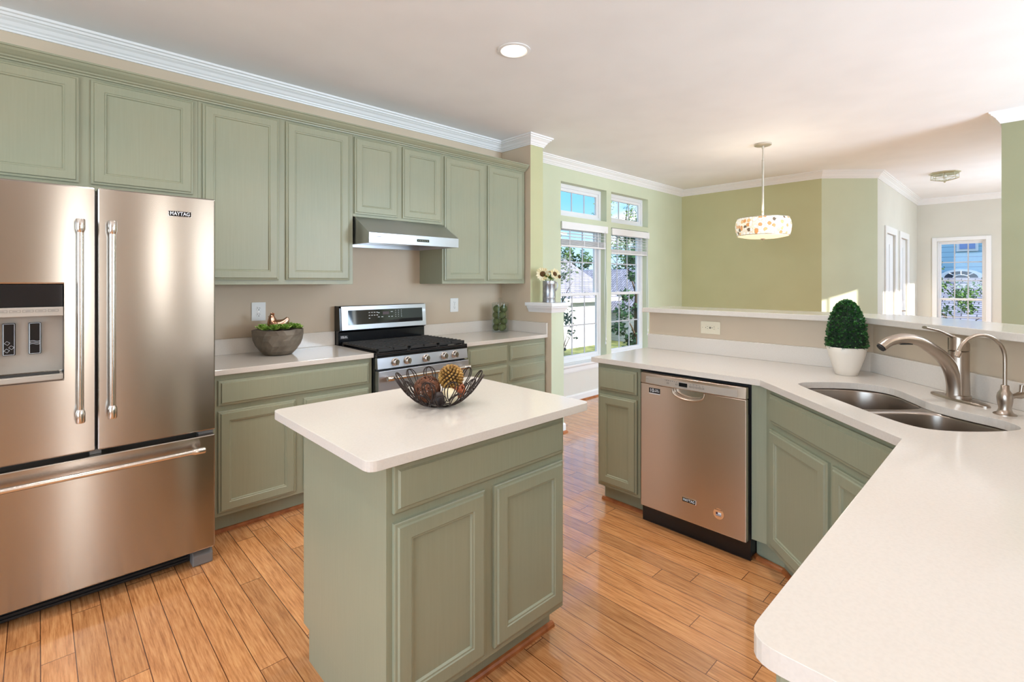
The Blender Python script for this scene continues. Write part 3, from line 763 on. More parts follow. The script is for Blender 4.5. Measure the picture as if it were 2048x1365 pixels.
# backguard
bg_ = MB(); bg_.prism_yz([(Yr(3.548), .905), (Yr(3.612), .905), (Yr(3.612), 1.205), (Yr(3.548), 1.205), (Yr(3.535), 1.19), (Yr(3.522), 1.022), (Yr(3.548), 1.008)], -w2 - .001, w2 + .001); bgo = bg_.build('backguard', black_e, rg, bevel=.002)
fp = MB(); tilt = math.atan2(.013, .168)
def bgp(z): return Yr(3.522 + (z - 1.022) * .0774)
def quad_panel(m_, x0, x1, z0, z1, off, th): 
    return m_.add([(x0, bgp(z0) - off, z0), (x1, bgp(z0) - off, z0), (x1, bgp(z1) - off, z1), (x0, bgp(z1) - off, z1), (x0, bgp(z0) - off + th, z0), (x1, bgp(z0) - off + th, z0), (x1, bgp(z1) - off + th, z1), (x0, bgp(z1) - off + th, z1)],
                  [(0, 1, 2, 3), (7, 6, 5, 4), (1, 0, 4, 5), (2, 1, 5, 6), (3, 2, 6, 7), (0, 3, 7, 4)])
quad_panel(fp, -w2 + .012, w2, 1.024, 1.203, .006, .006).build('backguard_face', steel_l, bgo, bevel=.002)
quad_panel(MB(), -w2 + .065, w2 - .035, 1.062, 1.172, .0066, .001).build('display', black_g, bgo)
pr = MB()
for gx, gz, nx, nz_, dx, dz, s_ in ((-.14, 1.150, 4, 2, .022, .022, .006), (-.14, 1.106, 1, 1, .02, .02, .006), (.09, 1.158, 3, 4, .026, .016, .0025), (-.06, 1.112, 2, 1, .03, .02, .008), (.03, 1.112, 2, 1, .026, .02, .006), (-.06, 1.145, 1, 1, .02, .02, .008), (.055, 1.150, 1, 1, .02, .02, .009)):
    for i in range(nx):
        for j in range(nz_):
            x = gx + i * dx; z = gz - j * dz; quad_panel(pr, x - s_, x + s_, z - .0022, z + .0022, .0072, .0006)
pr.build('panel_print', ink, bgo)
quad_panel(MB(), -.025, .03, 1.130, 1.152, .0072, .0006).build('clock', red_led, bgo)
stk = MB().box(-w2 + .012, -w2 + .075, Yr(3.5465), Yr(3.5478), .955, .985).build('sticker', dark_p, bgo)
text('10', .026, ink, stk, Matrix.Translation((-w2 + .028, Yr(3.546), .971)) @ FRONT, 'lettering', .0003)
text('YEAR\nLIMITED', .0085, ink, stk, Matrix.Translation((-w2 + .056, Yr(3.546), .971)) @ FRONT, 'lettering', .0003)

# ================================================================== RANGE HOOD
hd = thing('range_hood', 'stainless steel under-cabinet range hood with slanted front above the range', 'range hood', (1.99, 3.3, 1.655))
Yh = lambda y: y - 3.3; Zh = lambda z: z - 1.655
hx0, hx1 = -.379, .379
out_ = [(Yh(3.075), Zh(1.655)), (Yh(3.075), Zh(1.724)), (Yh(3.282), Zh(1.848)), (Yh(3.61), Zh(1.848)), (Yh(3.61), Zh(1.655))]
m_ = MB(); V = [(hx0, y, z) for y, z in out_] + [(hx1, y, z) for y, z in out_]; q = .018
V += [(hx0 + q, Yh(3.075) + q, 0), (hx1 - q, Yh(3.075) + q, 0), (hx1 - q, Yh(3.61) - q, 0), (hx0 + q, Yh(3.61) - q, 0)]
V += [(hx0 + q, Yh(3.075) + q, .035), (hx1 - q, Yh(3.075) + q, .035), (hx1 - q, Yh(3.61) - q, .035), (hx0 + q, Yh(3.61) - q, .035)]
m_.add(V, [(1, 0, 5, 6), (2, 1, 6, 7), (3, 2, 7, 8), (4, 3, 8, 9), (0, 1, 2, 3, 4), (9, 8, 7, 6, 5), (0, 10, 11, 5), (5, 11, 12, 9), (9, 12, 13, 4), (4, 13, 10, 0), (10, 14, 15, 11), (11, 15, 16, 12), (12, 16, 17, 13), (13, 17, 14, 10), (14, 17, 16, 15)])
m_.build('shell', steel_l, hd)
MB().box(hx0 + .0, hx1, Yh(3.0735), Yh(3.0752), Zh(1.658), Zh(1.722)).build('front_band', steel_l, hd)
MB().box(.0, .105, Yh(3.0725), Yh(3.0736), Zh(1.680), Zh(1.699)).build('control_strip', black_g, hd)
pr = MB()
for k in range(6): pr.box(.012 + k * .015, .017 + k * .015, Yh(3.0720), Yh(3.0726), Zh(1.688), Zh(1.691))
pr.build('button_print', steel_h, hd)
pr = MB(); pr.box(-.335, -.285, Yh(3.0728), Yh(3.0736), Zh(1.697), Zh(1.700)).box(-.33, -.30, Yh(3.0728), Yh(3.0736), Zh(1.685), Zh(1.6875)); pr.build('maker_mark', grey_ink, hd)
MB().box(hx0 + .03, -.004, Yh(3.2), Yh(3.56), .026, .0345).build('filter', steel_h, hd); MB().box(.004, hx1 - .03, Yh(3.2), Yh(3.56), .026, .0345).build('filter', steel_h, hd)
for x in (-.25, .25): MB().lathe([(.03, 0), (.03, -.004), (.0, -.004)], (x, Yh(3.13), .035), 20).build('lamp_lens', outlet_w, hd, smooth=40)

# ================================================================== DISHWASHER (front towards -x)
dw = thing('dishwasher', 'stainless steel dishwasher built in between the narrow cabinet and the corner cabinet', 'dishwasher', (2.50, 1.5635, 0), R(-90))
x0, x1 = .026, .612
MB().box(.004, .614, .06, .60, .02, .872).build('tub', dark_p, dw)
# door with scooped pocket handle
xc = .312; pts = [(x0, .108), (x1, .108), (x1, .809)]
for k in range(0, 17):
    a = PI * k / 16; pts.append((xc + .085 * math.cos(a), .809 - .045 * math.sin(a) ** .7))
pts.append((x0, .809))
pts = [pts[0], pts[1], pts[2]] + pts[3:]
dd = MB(); dd.prism_xz(pts, 0, .028); ddo = dd.build('door', steel_d, dw, bevel=.004)
MB().box(xc - .10, xc + .10, .029, .05, .73, .809).build('pocket', steel_h, dw)
MB().box(x0, x1, .0285, .0575, .108, .73).build('door_back', dark_p, dw)
lip = MB(); lip.tube([(xc + .090 * math.cos(a), -.001, .806 - .050 * abs(math.sin(a)) ** .7) for a in [PI * k / 24 for k in range(25)]], .005, 8); lip.build('pocket_lip', steel_d, dw, smooth=60)
cp = MB(); n = 16; rs = []
for k in range(n + 1):
    s_ = k / n; x = x0 + (x1 - x0) * s_; bow = .010 * (1 - (2 * s_ - 1) ** 2)
    rs.append([(x, -bow, .811), (x, -bow + .002, .869), (x, .03, .869), (x, .03, .811)])
cp.rings(rs); cpo = cp.build('control_panel', steel_d, dw, smooth=30, bevel=.002)
def bowy(x): return -.010 * (1 - (2 * (x - x0) / (x1 - x0) - 1) ** 2)
ins = MB(); rs = []
for k in range(n + 1):
    s_ = k / n; x = x0 + .035 + (x1 - x0 - .075) * s_; yy = bowy(x)
    rs.append([(x, yy - .001, .815), (x, yy - .0002, .853), (x, yy + .003, .853), (x, yy + .002, .815)])
ins.rings(rs).build('panel_inset', panel_p, cpo, smooth=30)
def mark(m_, xa, xb, za, zb, lift=.0016):
    y = min(bowy(xa), bowy(xb)) + (.5 * ((za + zb) / 2 - .815) / .038 * .0008)
    m_.box(xa, xb, y - lift, y - .0006, za, zb)
m_ = MB(); mark(m_, .266, .313, .826, .846, .0022); m_.build('display', black_g, cpo)
pr = MB()
for k in range(6): mark(pr, .190 + k * .012, .193 + k * .012, .845, .848)
for xa in (.195, .247, .325, .342, .359, .376, .393):
    mark(pr, xa, xa + .011, .829, .830); mark(pr, xa, xa + .011, .836, .837); mark(pr, xa, xa + .001, .829, .837); mark(pr, xa + .010, xa + .011, .829, .837)
for k in range(5): mark(pr, .329 + k * .017, .332 + k * .017, .843, .846)
mark(pr, .18, .21, .849, .8498); mark(pr, .34, .38, .849, .8498); mark(pr, .062, .078, .838, .8388)
pr.build('panel_print', grey_ink, cpo)
sx = .080; MB().box(sx, sx + .068, -.0012, 0, .762, .790).build('sticker', dark_p, ddo)
MB().box(sx, sx + .068, -.0013, -.0002, .757, .7608).build('sticker_edge', ink, ddo)
text('10', .028, ink, ddo, Matrix.Translation((sx + .018, -.0015, .776)) @ FRONT, 'lettering', .0003)
text('YEAR\nLIMITED', .0085, ink, ddo, Matrix.Translation((sx + .048, -.0015, .777)) @ FRONT, 'lettering', .0003)
badge(ddo, .318, .222, .078, .026, 0, sz=.019)
st = thing('x', None, None); bpy.data.objects.remove(st)
m1 = MB().lathe([(.027, 0), (.027, -.001)], (.476, 0, .206), 28, 'y').build('round_sticker', mat('copper_sticker', (214, 150, 100), .5), ddo)
fl = MB(); fl.box(.463, .490, -.0018, -.0009, .196, .214); flo = fl.build('sticker_flag', ink, m1)
pr = MB(); pr.box(.463, .473, -.0024, -.0017, .205, .214)
for k in range(2): pr.box(.463, .490, -.0024, -.0017, .1965 + k * .0055, .199 + k * .0055)
pr.build('sticker_flag_print', mat('flag_print', (74, 38, 48), .5), m1)
text('MADE IN USA', .0065, slot, m1, Matrix.Translation((.476, -.0012, .2265)) @ FRONT, 'lettering', .0003, sx=.85)
MB().box(.006, .613, .055, .075, 0, .105).build('toe_panel', black_e, dw)

# ================================================================== SINK, FAUCETS
sk = thing('sink', 'undermount stainless steel double bowl sink in the corner counter', 'sink', (*nt_(1.45, 1.98), CT))
o0 = Vector((*nt_(1.45, 1.98), 0))
def rel(p): return (p[0] - o0.x, p[1] - o0.y)
bowls = [[(1.262, 2.22), (1.30, 2.35), (1.43, 2.378), (1.58, 2.352), (1.655, 2.25), (1.635, 2.10), (1.600, 2.015), (1.52, 1.985), (1.38, 1.985), (1.285, 2.0), (1.262, 2.06)],
         [(1.262, 1.88), (1.285, 1.945), (1.38, 1.957), (1.52, 1.957), (1.600, 1.925), (1.635, 1.82), (1.655, 1.70), (1.61, 1.615), (1.50, 1.588), (1.37, 1.588), (1.29, 1.63), (1.262, 1.74)]]
hl = [[rel(nt_(*p)) for p in smooth_loop(b_, 5)] for b_ in bowls]
flange = [rel(nt_(*p)) for p in smooth_loop([(1.45 + (n - 1.45) * 1.16, 1.98 + (t - 1.98) * 1.07) for n, t in sink_nt], 5)]
slab(flange, hl, -.0025, -.0005, 'rim', steel_s, sk)
for h_ in hl:
    cx = sum(p[0] for p in h_) / len(h_); cy = sum(p[1] for p in h_) / len(h_)
    prof = [(1, -.001), (.985, -.012), (.97, -.10), (.955, -.165), (.92, -.185), (.84, -.195), (.15, -.20)]
    rs = [[(cx + (x - cx) * k, cy + (y - cy) * k, z) for x, y in h_] for k, z in prof]
    bo = MB().rings(rs, False, True); bb_ = bo.build('bowl', steel_s, sk, smooth=50)
    so = bb_.modifiers.new('th', 'SOLIDIFY'); so.thickness = .0015; so.offset = 0
    MB().lathe([(.042, 0), (.042, .003), (.034, .004), (.030, .0005), (.0, .0005)], (cx, cy, -.1995), 24).build('drain', chrome, bb_, smooth=40)

fa = thing('kitchen_faucet', 'brushed nickel pull-out kitchen faucet on an oval deck plate behind the sink', 'faucet', (2.665, .190, TOP), R(-135))
# local x runs along the counter (towards the camera), local -y towards the sink
pl = MB(); rs = []
for z, k in ((0, 1), (.006, 1), (.010, .93)):
    rs.append([(.130 * k * (abs(math.cos(a)) ** .8) * (1 if math.cos(a) > 0 else -1), .032 * k * math.sin(a), z) for a in [2 * PI * i / 40 for i in range(40)]])
pl.rings(rs).build('deck_plate', nickel, fa, smooth=40)
bo = MB(); bo.lathe([(.040, .010), (.040, .022), (.0355, .024), (.0345, .06), (.033, .12), (.0335, .196)], (0, 0, 0), 28); bo.build('body', nickel, fa, smooth=40)
hb = MB(); ringz = [(.0335, .199, 0), (.0335, .235, 0), (.033, .245, 0)]
rs = []
for k, (zl, zr) in enumerate(((.199, .199), (.225, .212), (.262, .225))):
    rs.append([(.0335 * math.cos(a), .0335 * math.sin(a), (zl + zr) / 2 + (zl - zr) / 2 * (-math.sin(a))) for a in [2 * PI * i / 28 for i in range(28)]])
hb.rings(rs); hbo = hb.build('handle_hub', nickel, fa, smooth=40, bevel=.003)
lv = MB(); lv.tube(smooth_path([(0, -.012, .248), (0, -.045, .262), (0, -.085, .280), (0, -.135, .292)], 5), [.016] * 3 + [.0145] * 4 + [.013] * 4 + [.0125] * 4 + [.013], 12, flat=.45)
lv.build('lever', nickel, hbo, smooth=50)
path = smooth_path([(0, -.008, .018), (0, -.012, .065), (0, -.028, .118), (0, -.060, .168), (0, -.107, .2065)], 6)
nn = len(path); sp1 = MB().tube(path, [.033 + (.0215 - .033) * i / (nn - 1) for i in range(nn)], 18); sp1.build('spout', nickel, fa, smooth=50)
path = smooth_path([(0, -.107, .2065), (0, -.155, .236), (0, -.215, .247), (0, -.270, .236), (0, -.305, .212)], 6)
nn = len(path); sp2 = MB().tube(path, [.0215 + (.019 - .0215) * i / (nn - 1) for i in range(nn)], 18); spo = sp2.build('spray_head', nickel, fa, smooth=50)
MB().box(-.008, .008, -.235, -.185, .2225, .2285).build('spray_button', dark_p, spo, bevel=.002)
MB().lathe([(.0165, 0), (.0165, -.004), (0, -.004)], (0, 0, 0), 18).xf(Matrix.Translation((0, -.306, .2105)) @ Matrix.Rotation(R(-52), 4, 'X')).build('nozzle', dark_p, spo)

wf = thing('filter_faucet', 'small brushed nickel drinking water faucet with a gooseneck spout', 'faucet', (2.497, .055, TOP), R(-135))
MB().lathe([(.032, 0), (.032, .003), (.022, .008), (.017, .022), (.021, .045), (.0225, .062), (.020, .076), (.0125, .088), (.0115, .104), (.009, .106)], (0, 0, 0), 24).build('body', nickel, wf, smooth=50)
path = [(0, 0, .10), (0, 0, .14), (0, 0, .19)] + [(0, -.083 + .083 * math.cos(a), .200 + .085 * math.sin(a)) for a in [PI * .05 * k for k in range(0, 19)]]
gn = MB(); gn.tube(path, .0062, 12); gno = gn.build('gooseneck', nickel, wf, smooth=60)
e_ = Vector(path[-1]); d_ = (e_ - Vector(path[-2])).normalized(); MB().tube([e_, e_ + d_ * .004, e_ + d_ * .022], [.008, .010, .0095], 14).build('tip', nickel, gno, smooth=40)
k_ = MB(); k_.tube([(0, .015, .062), (0, .035, .066), (0, .050, .068), (0, .062, .070), (0, .070, .071)], [.009, .008, .0125, .012, .008], 14); k_.tube([(0, .056, .078), (0, .060, .105)], [.005, .007], 8); k_.build('lever', nickel, wf, smooth=50)

# ================================================================== OUTLETS
def duplex(label, loc, rz, plate, ivory=False, horiz=False, w_=.090, h_=.125):
    root = thing('outlet', label, 'electrical outlet', loc, rz)
    MB().box(-w_ / 2, w_ / 2, -.006, 0, -h_ / 2, h_ / 2).build('cover_plate', plate, root, bevel=.002)
    if horiz:
        MB().box(-.034, .034, -.0085, -.006, -.0165, .0165).build('socket', plate, root, bevel=.001)
        s_ = MB()
        for cx in (-.022, .022):
            for dx, dz, a, b in ((.004, .0065, .007, .002), (.004, -.0065, .006, .002), (-.008, 0, .004, .004)): s_.box(cx + dx - a / 2, cx + dx + a / 2, -.0092, -.0084, dz - b / 2, dz + b / 2)
        for cx in (-.003, .003): s_.box(cx - .002, cx + .002, -.0092, -.0084, -.006, .006)
        s_.box(-.054, -.051, -.0068, -.0059, -.001, .001).box(.051, .054, -.0068, -.0059, -.001, .001)
        s_.build('slot', slot, root)
    else:
        for cz in (.021, -.021):
            c_ = MB(); c_.lathe([(.0168, -.006), (.0168, -.0085), (0, -.0085)], (0, 0, cz), 24, 'y'); so = c_.build('socket', plate, root, smooth=30)
            s_ = MB(); s_.box(-.0075, -.0055, -.0092, -.0084, cz - .001, cz + .008).box(.0050, .0070, -.0092, -.0084, cz - .001, cz + .007).box(-.0025, .0025, -.0092, -.0084, cz - .011, cz - .006); s_.build('slot', slot, so)
        MB().lathe([(.003, -.006), (.003, -.0072), (0, -.0072)], (0, 0, 0), 12, 'y').build('screw', steel_h, root)
duplex('white duplex outlet on the wall above the grey bowl', (1.081, 3.6195, 1.186), 0, outlet_w)
duplex('white duplex outlet on the wall between the range and the glass jar', (2.738, 3.6195, 1.176), 0, outlet_w)
duplex('ivory horizontal outlet on the low wall above the peninsula counter', (3.1845, 1.437, 1.087), R(-90), outlet_i, True, True, .130, .083)
duplex('ivory outlet plate on the low wall mostly hidden by the potted topiary', (3.1845, .685, 1.087), R(-90), outlet_i, True, True, .130, .083)

# ================================================================== BOWL OF SUCCULENTS + HEN
random.seed(4)
bw = thing('planter_bowl', 'grey faceted stone-look bowl holding succulents on the left counter', 'bowl', (1.135, 3.395, TOP))
n, m = 22, 8; rs = []
stone = noise_mix(mat('grey_stoneware', (118, 108, 94), .6), (104, 94, 82), (128, 118, 104), nscale=12)
pf = [(.070, 0), (.085, .004), (.112, .030), (.133, .065), (.146, .100), (.152, .135), (.155, .166)]
for j, (r_, z) in enumerate(pf):
    ring = []
    for i in range(n):
        a = 2 * PI * (i + (.5 if j % 2 else 0)) / n; k = 1 + (random.uniform(-.035, .03) if 1 < j else 0)
        ring.append((r_ * k * math.cos(a), r_ * k * math.sin(a), z + (random.uniform(-.005, .006) if j == len(pf) - 1 else 0)))
    rs.append(ring)
for r_, z in ((.147, .162), (.138, .12), (.11, .05), (.06, .02)): rs.append([(r_ * math.cos(2 * PI * (i + .5) / n), r_ * math.sin(2 * PI * (i + .5) / n), z) for i in range(n)])
MB().rings(rs).build('vessel', stone, bw)
MB().lathe([(.125, .085), (.136, .12), (.12, .135), (0, .14)], (0, 0, 0), 24).build('soil', mat('soil', (60, 48, 36), .9), bw)
succ_m = noise_mix(mat('succulent_green', (120, 165, 60), .4), (112, 160, 58), (190, 218, 120), nscale=30, detail=2)
def leafpet(mb, base, dirv, ln, wd, up, curl=.3):
    d = Vector(dirv).normalized(); u = Vector(up); s_ = d.cross(u).normalized(); u = s_.cross(d).normalized(); b_ = Vector(base)
    P = [b_, b_ + d * ln * .45 + s_ * wd / 2 - u * .1 * wd, b_ + d * ln * .45 - s_ * wd / 2 - u * .1 * wd, b_ + d * ln * .45 + u * wd * .25, b_ + d * ln + u * ln * curl,
         b_ + d * ln * .82 + s_ * wd * .36 + u * ln * curl * .6, b_ + d * ln * .82 - s_ * wd * .36 + u * ln * curl * .6]
    mb.add(P, [(0, 1, 3), (0, 3, 2), (1, 5, 3), (3, 6, 2), (5, 4, 3), (3, 4, 6)])
def rosette(R_, n_rings=3):
    q = MB()
    for j in range(n_rings):
        k = 5 + j * 2
        for i in range(k):
            a = 2 * PI * (i + .5 * j) / k + random.uniform(-.1, .1); el = R(75 - j * 28)
            leafpet(q, (0, 0, .004 * (n_rings - j)), (math.cos(a) * math.cos(el), math.sin(a) * math.cos(el), math.sin(el)), R_ * (.55 + .22 * j), R_ * .5, (0, 0, 1), .12)
    return q
succ_pos = [(-.105, -.03, .034), (-.055, -.085, .038), (.005, -.108, .034), (.07, -.075, .032), (.112, -.02, .032), (-.085, .055, .034), (.085, .055, .036), (0, .09, .038), (-.11, -.075, .028), (.115, -.07, .026), (-.01, -.055, .036), (.04, -.03, .034)]
nmz = ['leftmost', 'front left', 'front middle', 'front right', 'right', 'back left', 'back right', 'back middle', 'left rim', 'right rim', 'middle, below the hen', 'right of the hen']
for i, ((x, y, r_), w_) in enumerate(zip(succ_pos, nmz)):
    k = min(1, .125 / math.hypot(x, y))
    o_ = rosette(r_ * 1.45).build('succulent', succ_m, None); o_.location = (1.135 + x * k, 3.395 + y * k, TOP + .160 + random.uniform(0, .010)); o_.rotation_euler = (0, 0, random.uniform(0, 6))
    tag(o_, 'green succulent rosette in the grey bowl, ' + w_, 'plant', 'succulents in the grey bowl')
hen = thing('hen_figurine', 'small shiny copper hen figurine among the succulents', 'figurine', (1.125, 3.385, TOP + .165), R(-35))
copper = noise_mix(mat('copper_leaf', (205, 150, 115), .25, .9), (190, 130, 95), (232, 205, 185), nscale=14)
# local -x is the head side
pth = [(.062, 0, .078), (.058, 0, .062), (.044, 0, .044), (.02, 0, .030), (-.008, 0, .026), (-.026, 0, .040), (-.032, 0, .062), (-.033, 0, .080), (-.031, 0, .092), (-.028, 0, .098)]
rad = [.008, .018, .028, .036, .038, .036, .027, .019, .015, .006]
P2 = smooth_path(pth, 3); rr = []
for i in range(len(P2)):
    s_ = i / (len(P2) - 1) * (len(pth) - 1); k = min(int(s_), len(pth) - 2); rr.append(rad[k] + (rad[k + 1] - rad[k]) * (s_ - k))
MB().tube(P2, rr, 14).build('hen_body', copper, hen, smooth=70)
MB().tube([(-.044, 0, .086), (-.052, 0, .083), (-.058, 0, .080)], [.005, .003, .0006], 8).build('beak', copper, hen, smooth=60)
cb_ = MB()
for k in range(3): cb_.sphere((-.038 + k * .008, 0, .102 - abs(k - 1) * .002), .006, 8, 6, 1, .5, 1.2)
cb_.build('comb', copper, hen, smooth=60)

# ================================================================== GLASS JAR WITH GREEN BALLS
jc = (3.145, 3.44)
jar = thing('glass_jar', 'tall clear glass canister with a knobbed glass lid by the end wall', 'jar', (*jc, TOP))
MB().lathe([(.0, .001), (.074, .001), (.078, .006), (.078, .262), (.0745, .262), (.0745, .012), (.070, .010), (.0, .010)], (0, 0, 0), 32, close0=False, close1=False).build('jar_body', jar_glass, jar, smooth=50)
MB().lathe([(.0, .264), (.082, .264), (.082, .272), (.070, .279), (.012, .283), (.010, .292), (.019, .306), (.017, .320), (.0, .325)], (0, 0, 0), 32, close0=False, close1=False).build('lid', jar_glass, jar, smooth=50)
moss = noise_mix(mat('moss_green', (84, 90, 46), .7), (68, 76, 38), (104, 108, 56), nscale=30, detail=3, bump=.2, bdist=.001)
def lumpy(sd):
    rnd = random.Random(sd); ks = [(rnd.uniform(3, 9), rnd.uniform(3, 9), rnd.uniform(3, 9), rnd.uniform(0, 6)) for _ in range(4)]
    return lambda d: 1 + sum(.008 * math.sin(a * d[0] + b * d[1] + c * d[2] + e) for a, b, c, e in ks)
rows_ = ['bottom layer', 'second layer from the bottom', 'third layer from the bottom', 'top layer']
side_ = ['left', 'right', 'rear']
for j in range(4):
    a0 = R(46.2 + 90 + (20 if j % 2 else -8))
    for k in range(2 if j % 2 else 3):
        a = a0 + (k * PI if j % 2 else k * 2 * PI / 3); r_ = .0345 if j % 2 == 0 else .0355; q = .0375 if j % 2 == 0 else .034
        o_ = MB().sphere((0, 0, 0), r_, 20, 12, fn=lumpy(j * 5 + k)).build('moss_ball', moss, None, smooth=80)
        o_.location = (jc[0] + q * math.cos(a), jc[1] + q * math.sin(a), TOP + .012 + .034 + j * .0575)
        tag(o_, 'round green moss ball in the glass jar, %s, %s side' % (rows_[j], side_[k] if j % 2 == 0 else ['left', 'right'][k]), 'ball', 'green balls in the glass jar')

# ================================================================== PITCHER WITH SUNFLOWERS
pc = (3.425, 3.075); PZ = 1.197
pt = thing('pitcher', 'galvanized metal pitcher on the white half-wall ledge', 'pitcher', (*pc, PZ), R(-40))
galv = noise_mix(mat('galvanized_metal', (165, 166, 170), .32, .9), (150, 150, 155), (188, 190, 194), nscale=18, detail=3)
MB().lathe([(.060, 0), (.062, .002), (.062, .010), (.060, .012), (.060, .040), (.0608, .042), (.060, .044), (.059, .165), (.0605, .168), (.059, .171), (.059, .198), (.061, .200), (.057, .200), (.056, .02), (.0, .018)], (0, 0, 0), 36, close1=False).build('vessel', galv, pt, smooth=40)
hp = MB(); hp.tube(smooth_path([(.057, 0, .182), (.072, 0, .184), (.080, 0, .160), (.074, 0, .130), (.058, 0, .105)], 6), .006, 8, flat=1.); hp.build('handle', galv, pt, smooth=60)
petal_m = noise_mix(mat('cream_petal', (238, 222, 175), .6), (232, 210, 150), (246, 236, 205), nscale=20)
seed_m = noise_mix(mat('brown_seed_head', (88, 56, 24), .85), (58, 34, 18), (120, 82, 30), nscale=90, bump=.6)
stem_m = mat('stem_green', (96, 128, 50), .6)
def sunflower(label, pos, nrm, size, cat='flower'):
    root = thing('sunflower', label, cat, pos, 0, 'sunflowers in the metal pitcher')
    Mx = Vector(nrm).to_track_quat('Z', 'Y').to_matrix().to_4x4()
    p_ = MB()
    for lay in range(2):
        k = 15
        for i in range(k):
            a = 2 * PI * (i + .5 * lay) / k + random.uniform(-.08, .08)
            leafpet(p_, (size * .36 * math.cos(a), size * .36 * math.sin(a), -.002 * lay), (math.cos(a), math.sin(a), .25 - .15 * lay), size * random.uniform(.55, .72), size * .24, (0, 0, 1), .05)
    p_.xf(Mx).build('petals', petal_m, root)
    MB().sphere((0, 0, 0), size * .42, 20, 10, 1, 1, .35).xf(Mx).build('seed_head', seed_m, root, smooth=60)
    s_ = MB(); d = Vector((pc[0], pc[1], PZ + .12)) - Vector(pos)
    s_.tube([(0, 0, 0), tuple(Vector(nrm).normalized() * -.02), tuple(d * .5 + Vector((0, 0, .01))), tuple(d)], .0035, 6); s_.build('stem', stem_m, root, smooth=60)
    return root
cdir = Vector((-.74, -.66, .1))
def at_px(u, v, dep):   # direction helper used only for arranging the bouquet
    a = R(46.2); fw = Vector((math.cos(a), math.sin(a), 0)); rt = Vector((math.sin(a), -math.cos(a), 0))
    return tuple(Vector((0, 0, 1.39)) + fw * dep + rt * ((u - 1024) / 988 * dep) + Vector((0, 0, (563.5 - v) / 988 * dep)))
sunflower('large cream sunflower with brown centre facing the kitchen in the metal pitcher', (3.372, 3.105, 1.460), cdir + Vector((0, 0, .05)), .064)
sunflower('cream sunflower turned sideways at the right of the metal pitcher', (3.440, 3.015, 1.460), (-.15, -.9, .3), .054)
sunflower('small cream sunflower at the back of the metal pitcher', (3.47, 3.09, 1.478), (-.1, -.3, 1), .040)
bd = thing('flower_bud', 'dark drooping flower bud leaning out to the right of the metal pitcher', 'flower', (3.47, 2.985, 1.435))
MB().sphere((0, 0, 0), .014, 12, 8, 1, 1, 1.3).build('bud', seed_m, bd, smooth=60)
MB().tube([(0, 0, 0), (-.01, .03, .02), (-.035, .07, -.06), (-.045, .09, -.11)], .003, 6).build('stem', stem_m, bd, smooth=60)
lf = MB()
for i in range(16):
    a = random.uniform(0, 2 * PI); r_ = random.uniform(.015, .05)
    leafpet(lf, (r_ * math.cos(a), r_ * math.sin(a), random.uniform(.0, .04)), (math.cos(a), math.sin(a), random.uniform(.2, 1)), random.uniform(.03, .05), .02, (0, 0, 1), -.1)
for k in range(5):
    a = k * 1.3; lf.tube([(0, 0, -.09), (.02 * math.cos(a), .02 * math.sin(a), 0), (.04 * math.cos(a), .04 * math.sin(a), .03)], .002, 5)
o_ = lf.build('foliage_sprig', stem_m, None); o_.location = (pc[0] - .005, pc[1] - .0, PZ + .205); tag(o_, 'green leaves between the sunflowers in the metal pitcher', 'leaves')

# ================================================================== WIRE BOWL ON ISLAND
wc = (1.113, 1.562)
wb = thing('wire_bowl', 'dark bronze bowl of looped wire on the island', 'bowl', (*wc, TOP), R(10))
def bprof(t): return (.035 + (.172 - .035) * (t ** .72), .004 + .118 * (t ** 1.45))
def petal_loop(mb, a0, t0, t1, hw, off=0.):
    pts_ = []
    for i in range(28):
        s_ = 2 * PI * i / 28; t = (t0 + t1) / 2 - (t1 - t0) / 2 * math.cos(s_); rr_, z = bprof(max(0, min(1, t)))
        sh_ = math.sin(s_) * (.75 + .25 * math.cos(s_ + PI)); a = a0 + hw * sh_ * (1 if off >= 0 else 1)
        pts_.append(((rr_ + off) * math.cos(a), (rr_ + off) * math.sin(a), z + abs(off) * .3))
    mb.tube(pts_, .0020, 6, True)
q = MB()
for k in range(12):
    a = 2 * PI * k / 12
    petal_loop(q, a, .45, 1.0, .20); petal_loop(q, a, .50, .985, .11, .002)
    petal_loop(q, a + PI / 12, .16, .66, .25); petal_loop(q, a + PI / 12, .2, .62, .15, -.002)
    petal_loop(q, a, .0, .34, .30)
q.build('wire_loops', black_wire, wb, smooth=60)
rg_ = MB(); rg_.tube([(.036 * math.cos(a), .036 * math.sin(a), .003) for a in [2 * PI * i / 30 for i in range(30)]], .0022, 6, True)
rg_.build('foot_ring', black_wire, wb, smooth=60)
rtv = Vector((math.sin(R(46.2)), -math.cos(R(46.2)), 0)); fwv = Vector((math.cos(R(46.2)), math.sin(R(46.2)), 0)); wcv = Vector((*wc, TOP))
def wpos(x, dep, z): return tuple(wcv + rtv * x + fwv * dep + Vector((0, 0, z)))
random.seed(9)
twig = noise_mix(mat('brown_twig', (112, 66, 42), .6), (84, 48, 30), (140, 88, 60), nscale=40)
twb = MB()
for k in range(70):
    ax = Vector((random.gauss(0, 1), random.gauss(0, 1), random.gauss(0, 1))).normalized(); u = ax.orthogonal().normalized(); v = ax.cross(u); r_ = .050 * random.uniform(.90, 1.02); of = random.uniform(-.02, .02); rr_ = math.sqrt(r_ * r_ - of * of)
    wob = random.uniform(0, 6); twb.tube([tuple(ax * (of + .003 * math.sin(3 * a + wob)) + (u * math.cos(a) + v * math.sin(a)) * rr_) for a in [2 * PI * i / 22 for i in range(22)]], .0011, 4, True)
o_ = twb.build('twig_ball', twig, None, smooth=60); o_.location = wpos(-.048, .0, .062); tag(o_, 'brown twig ball in the wire bowl, the larger open one', 'decorative ball')
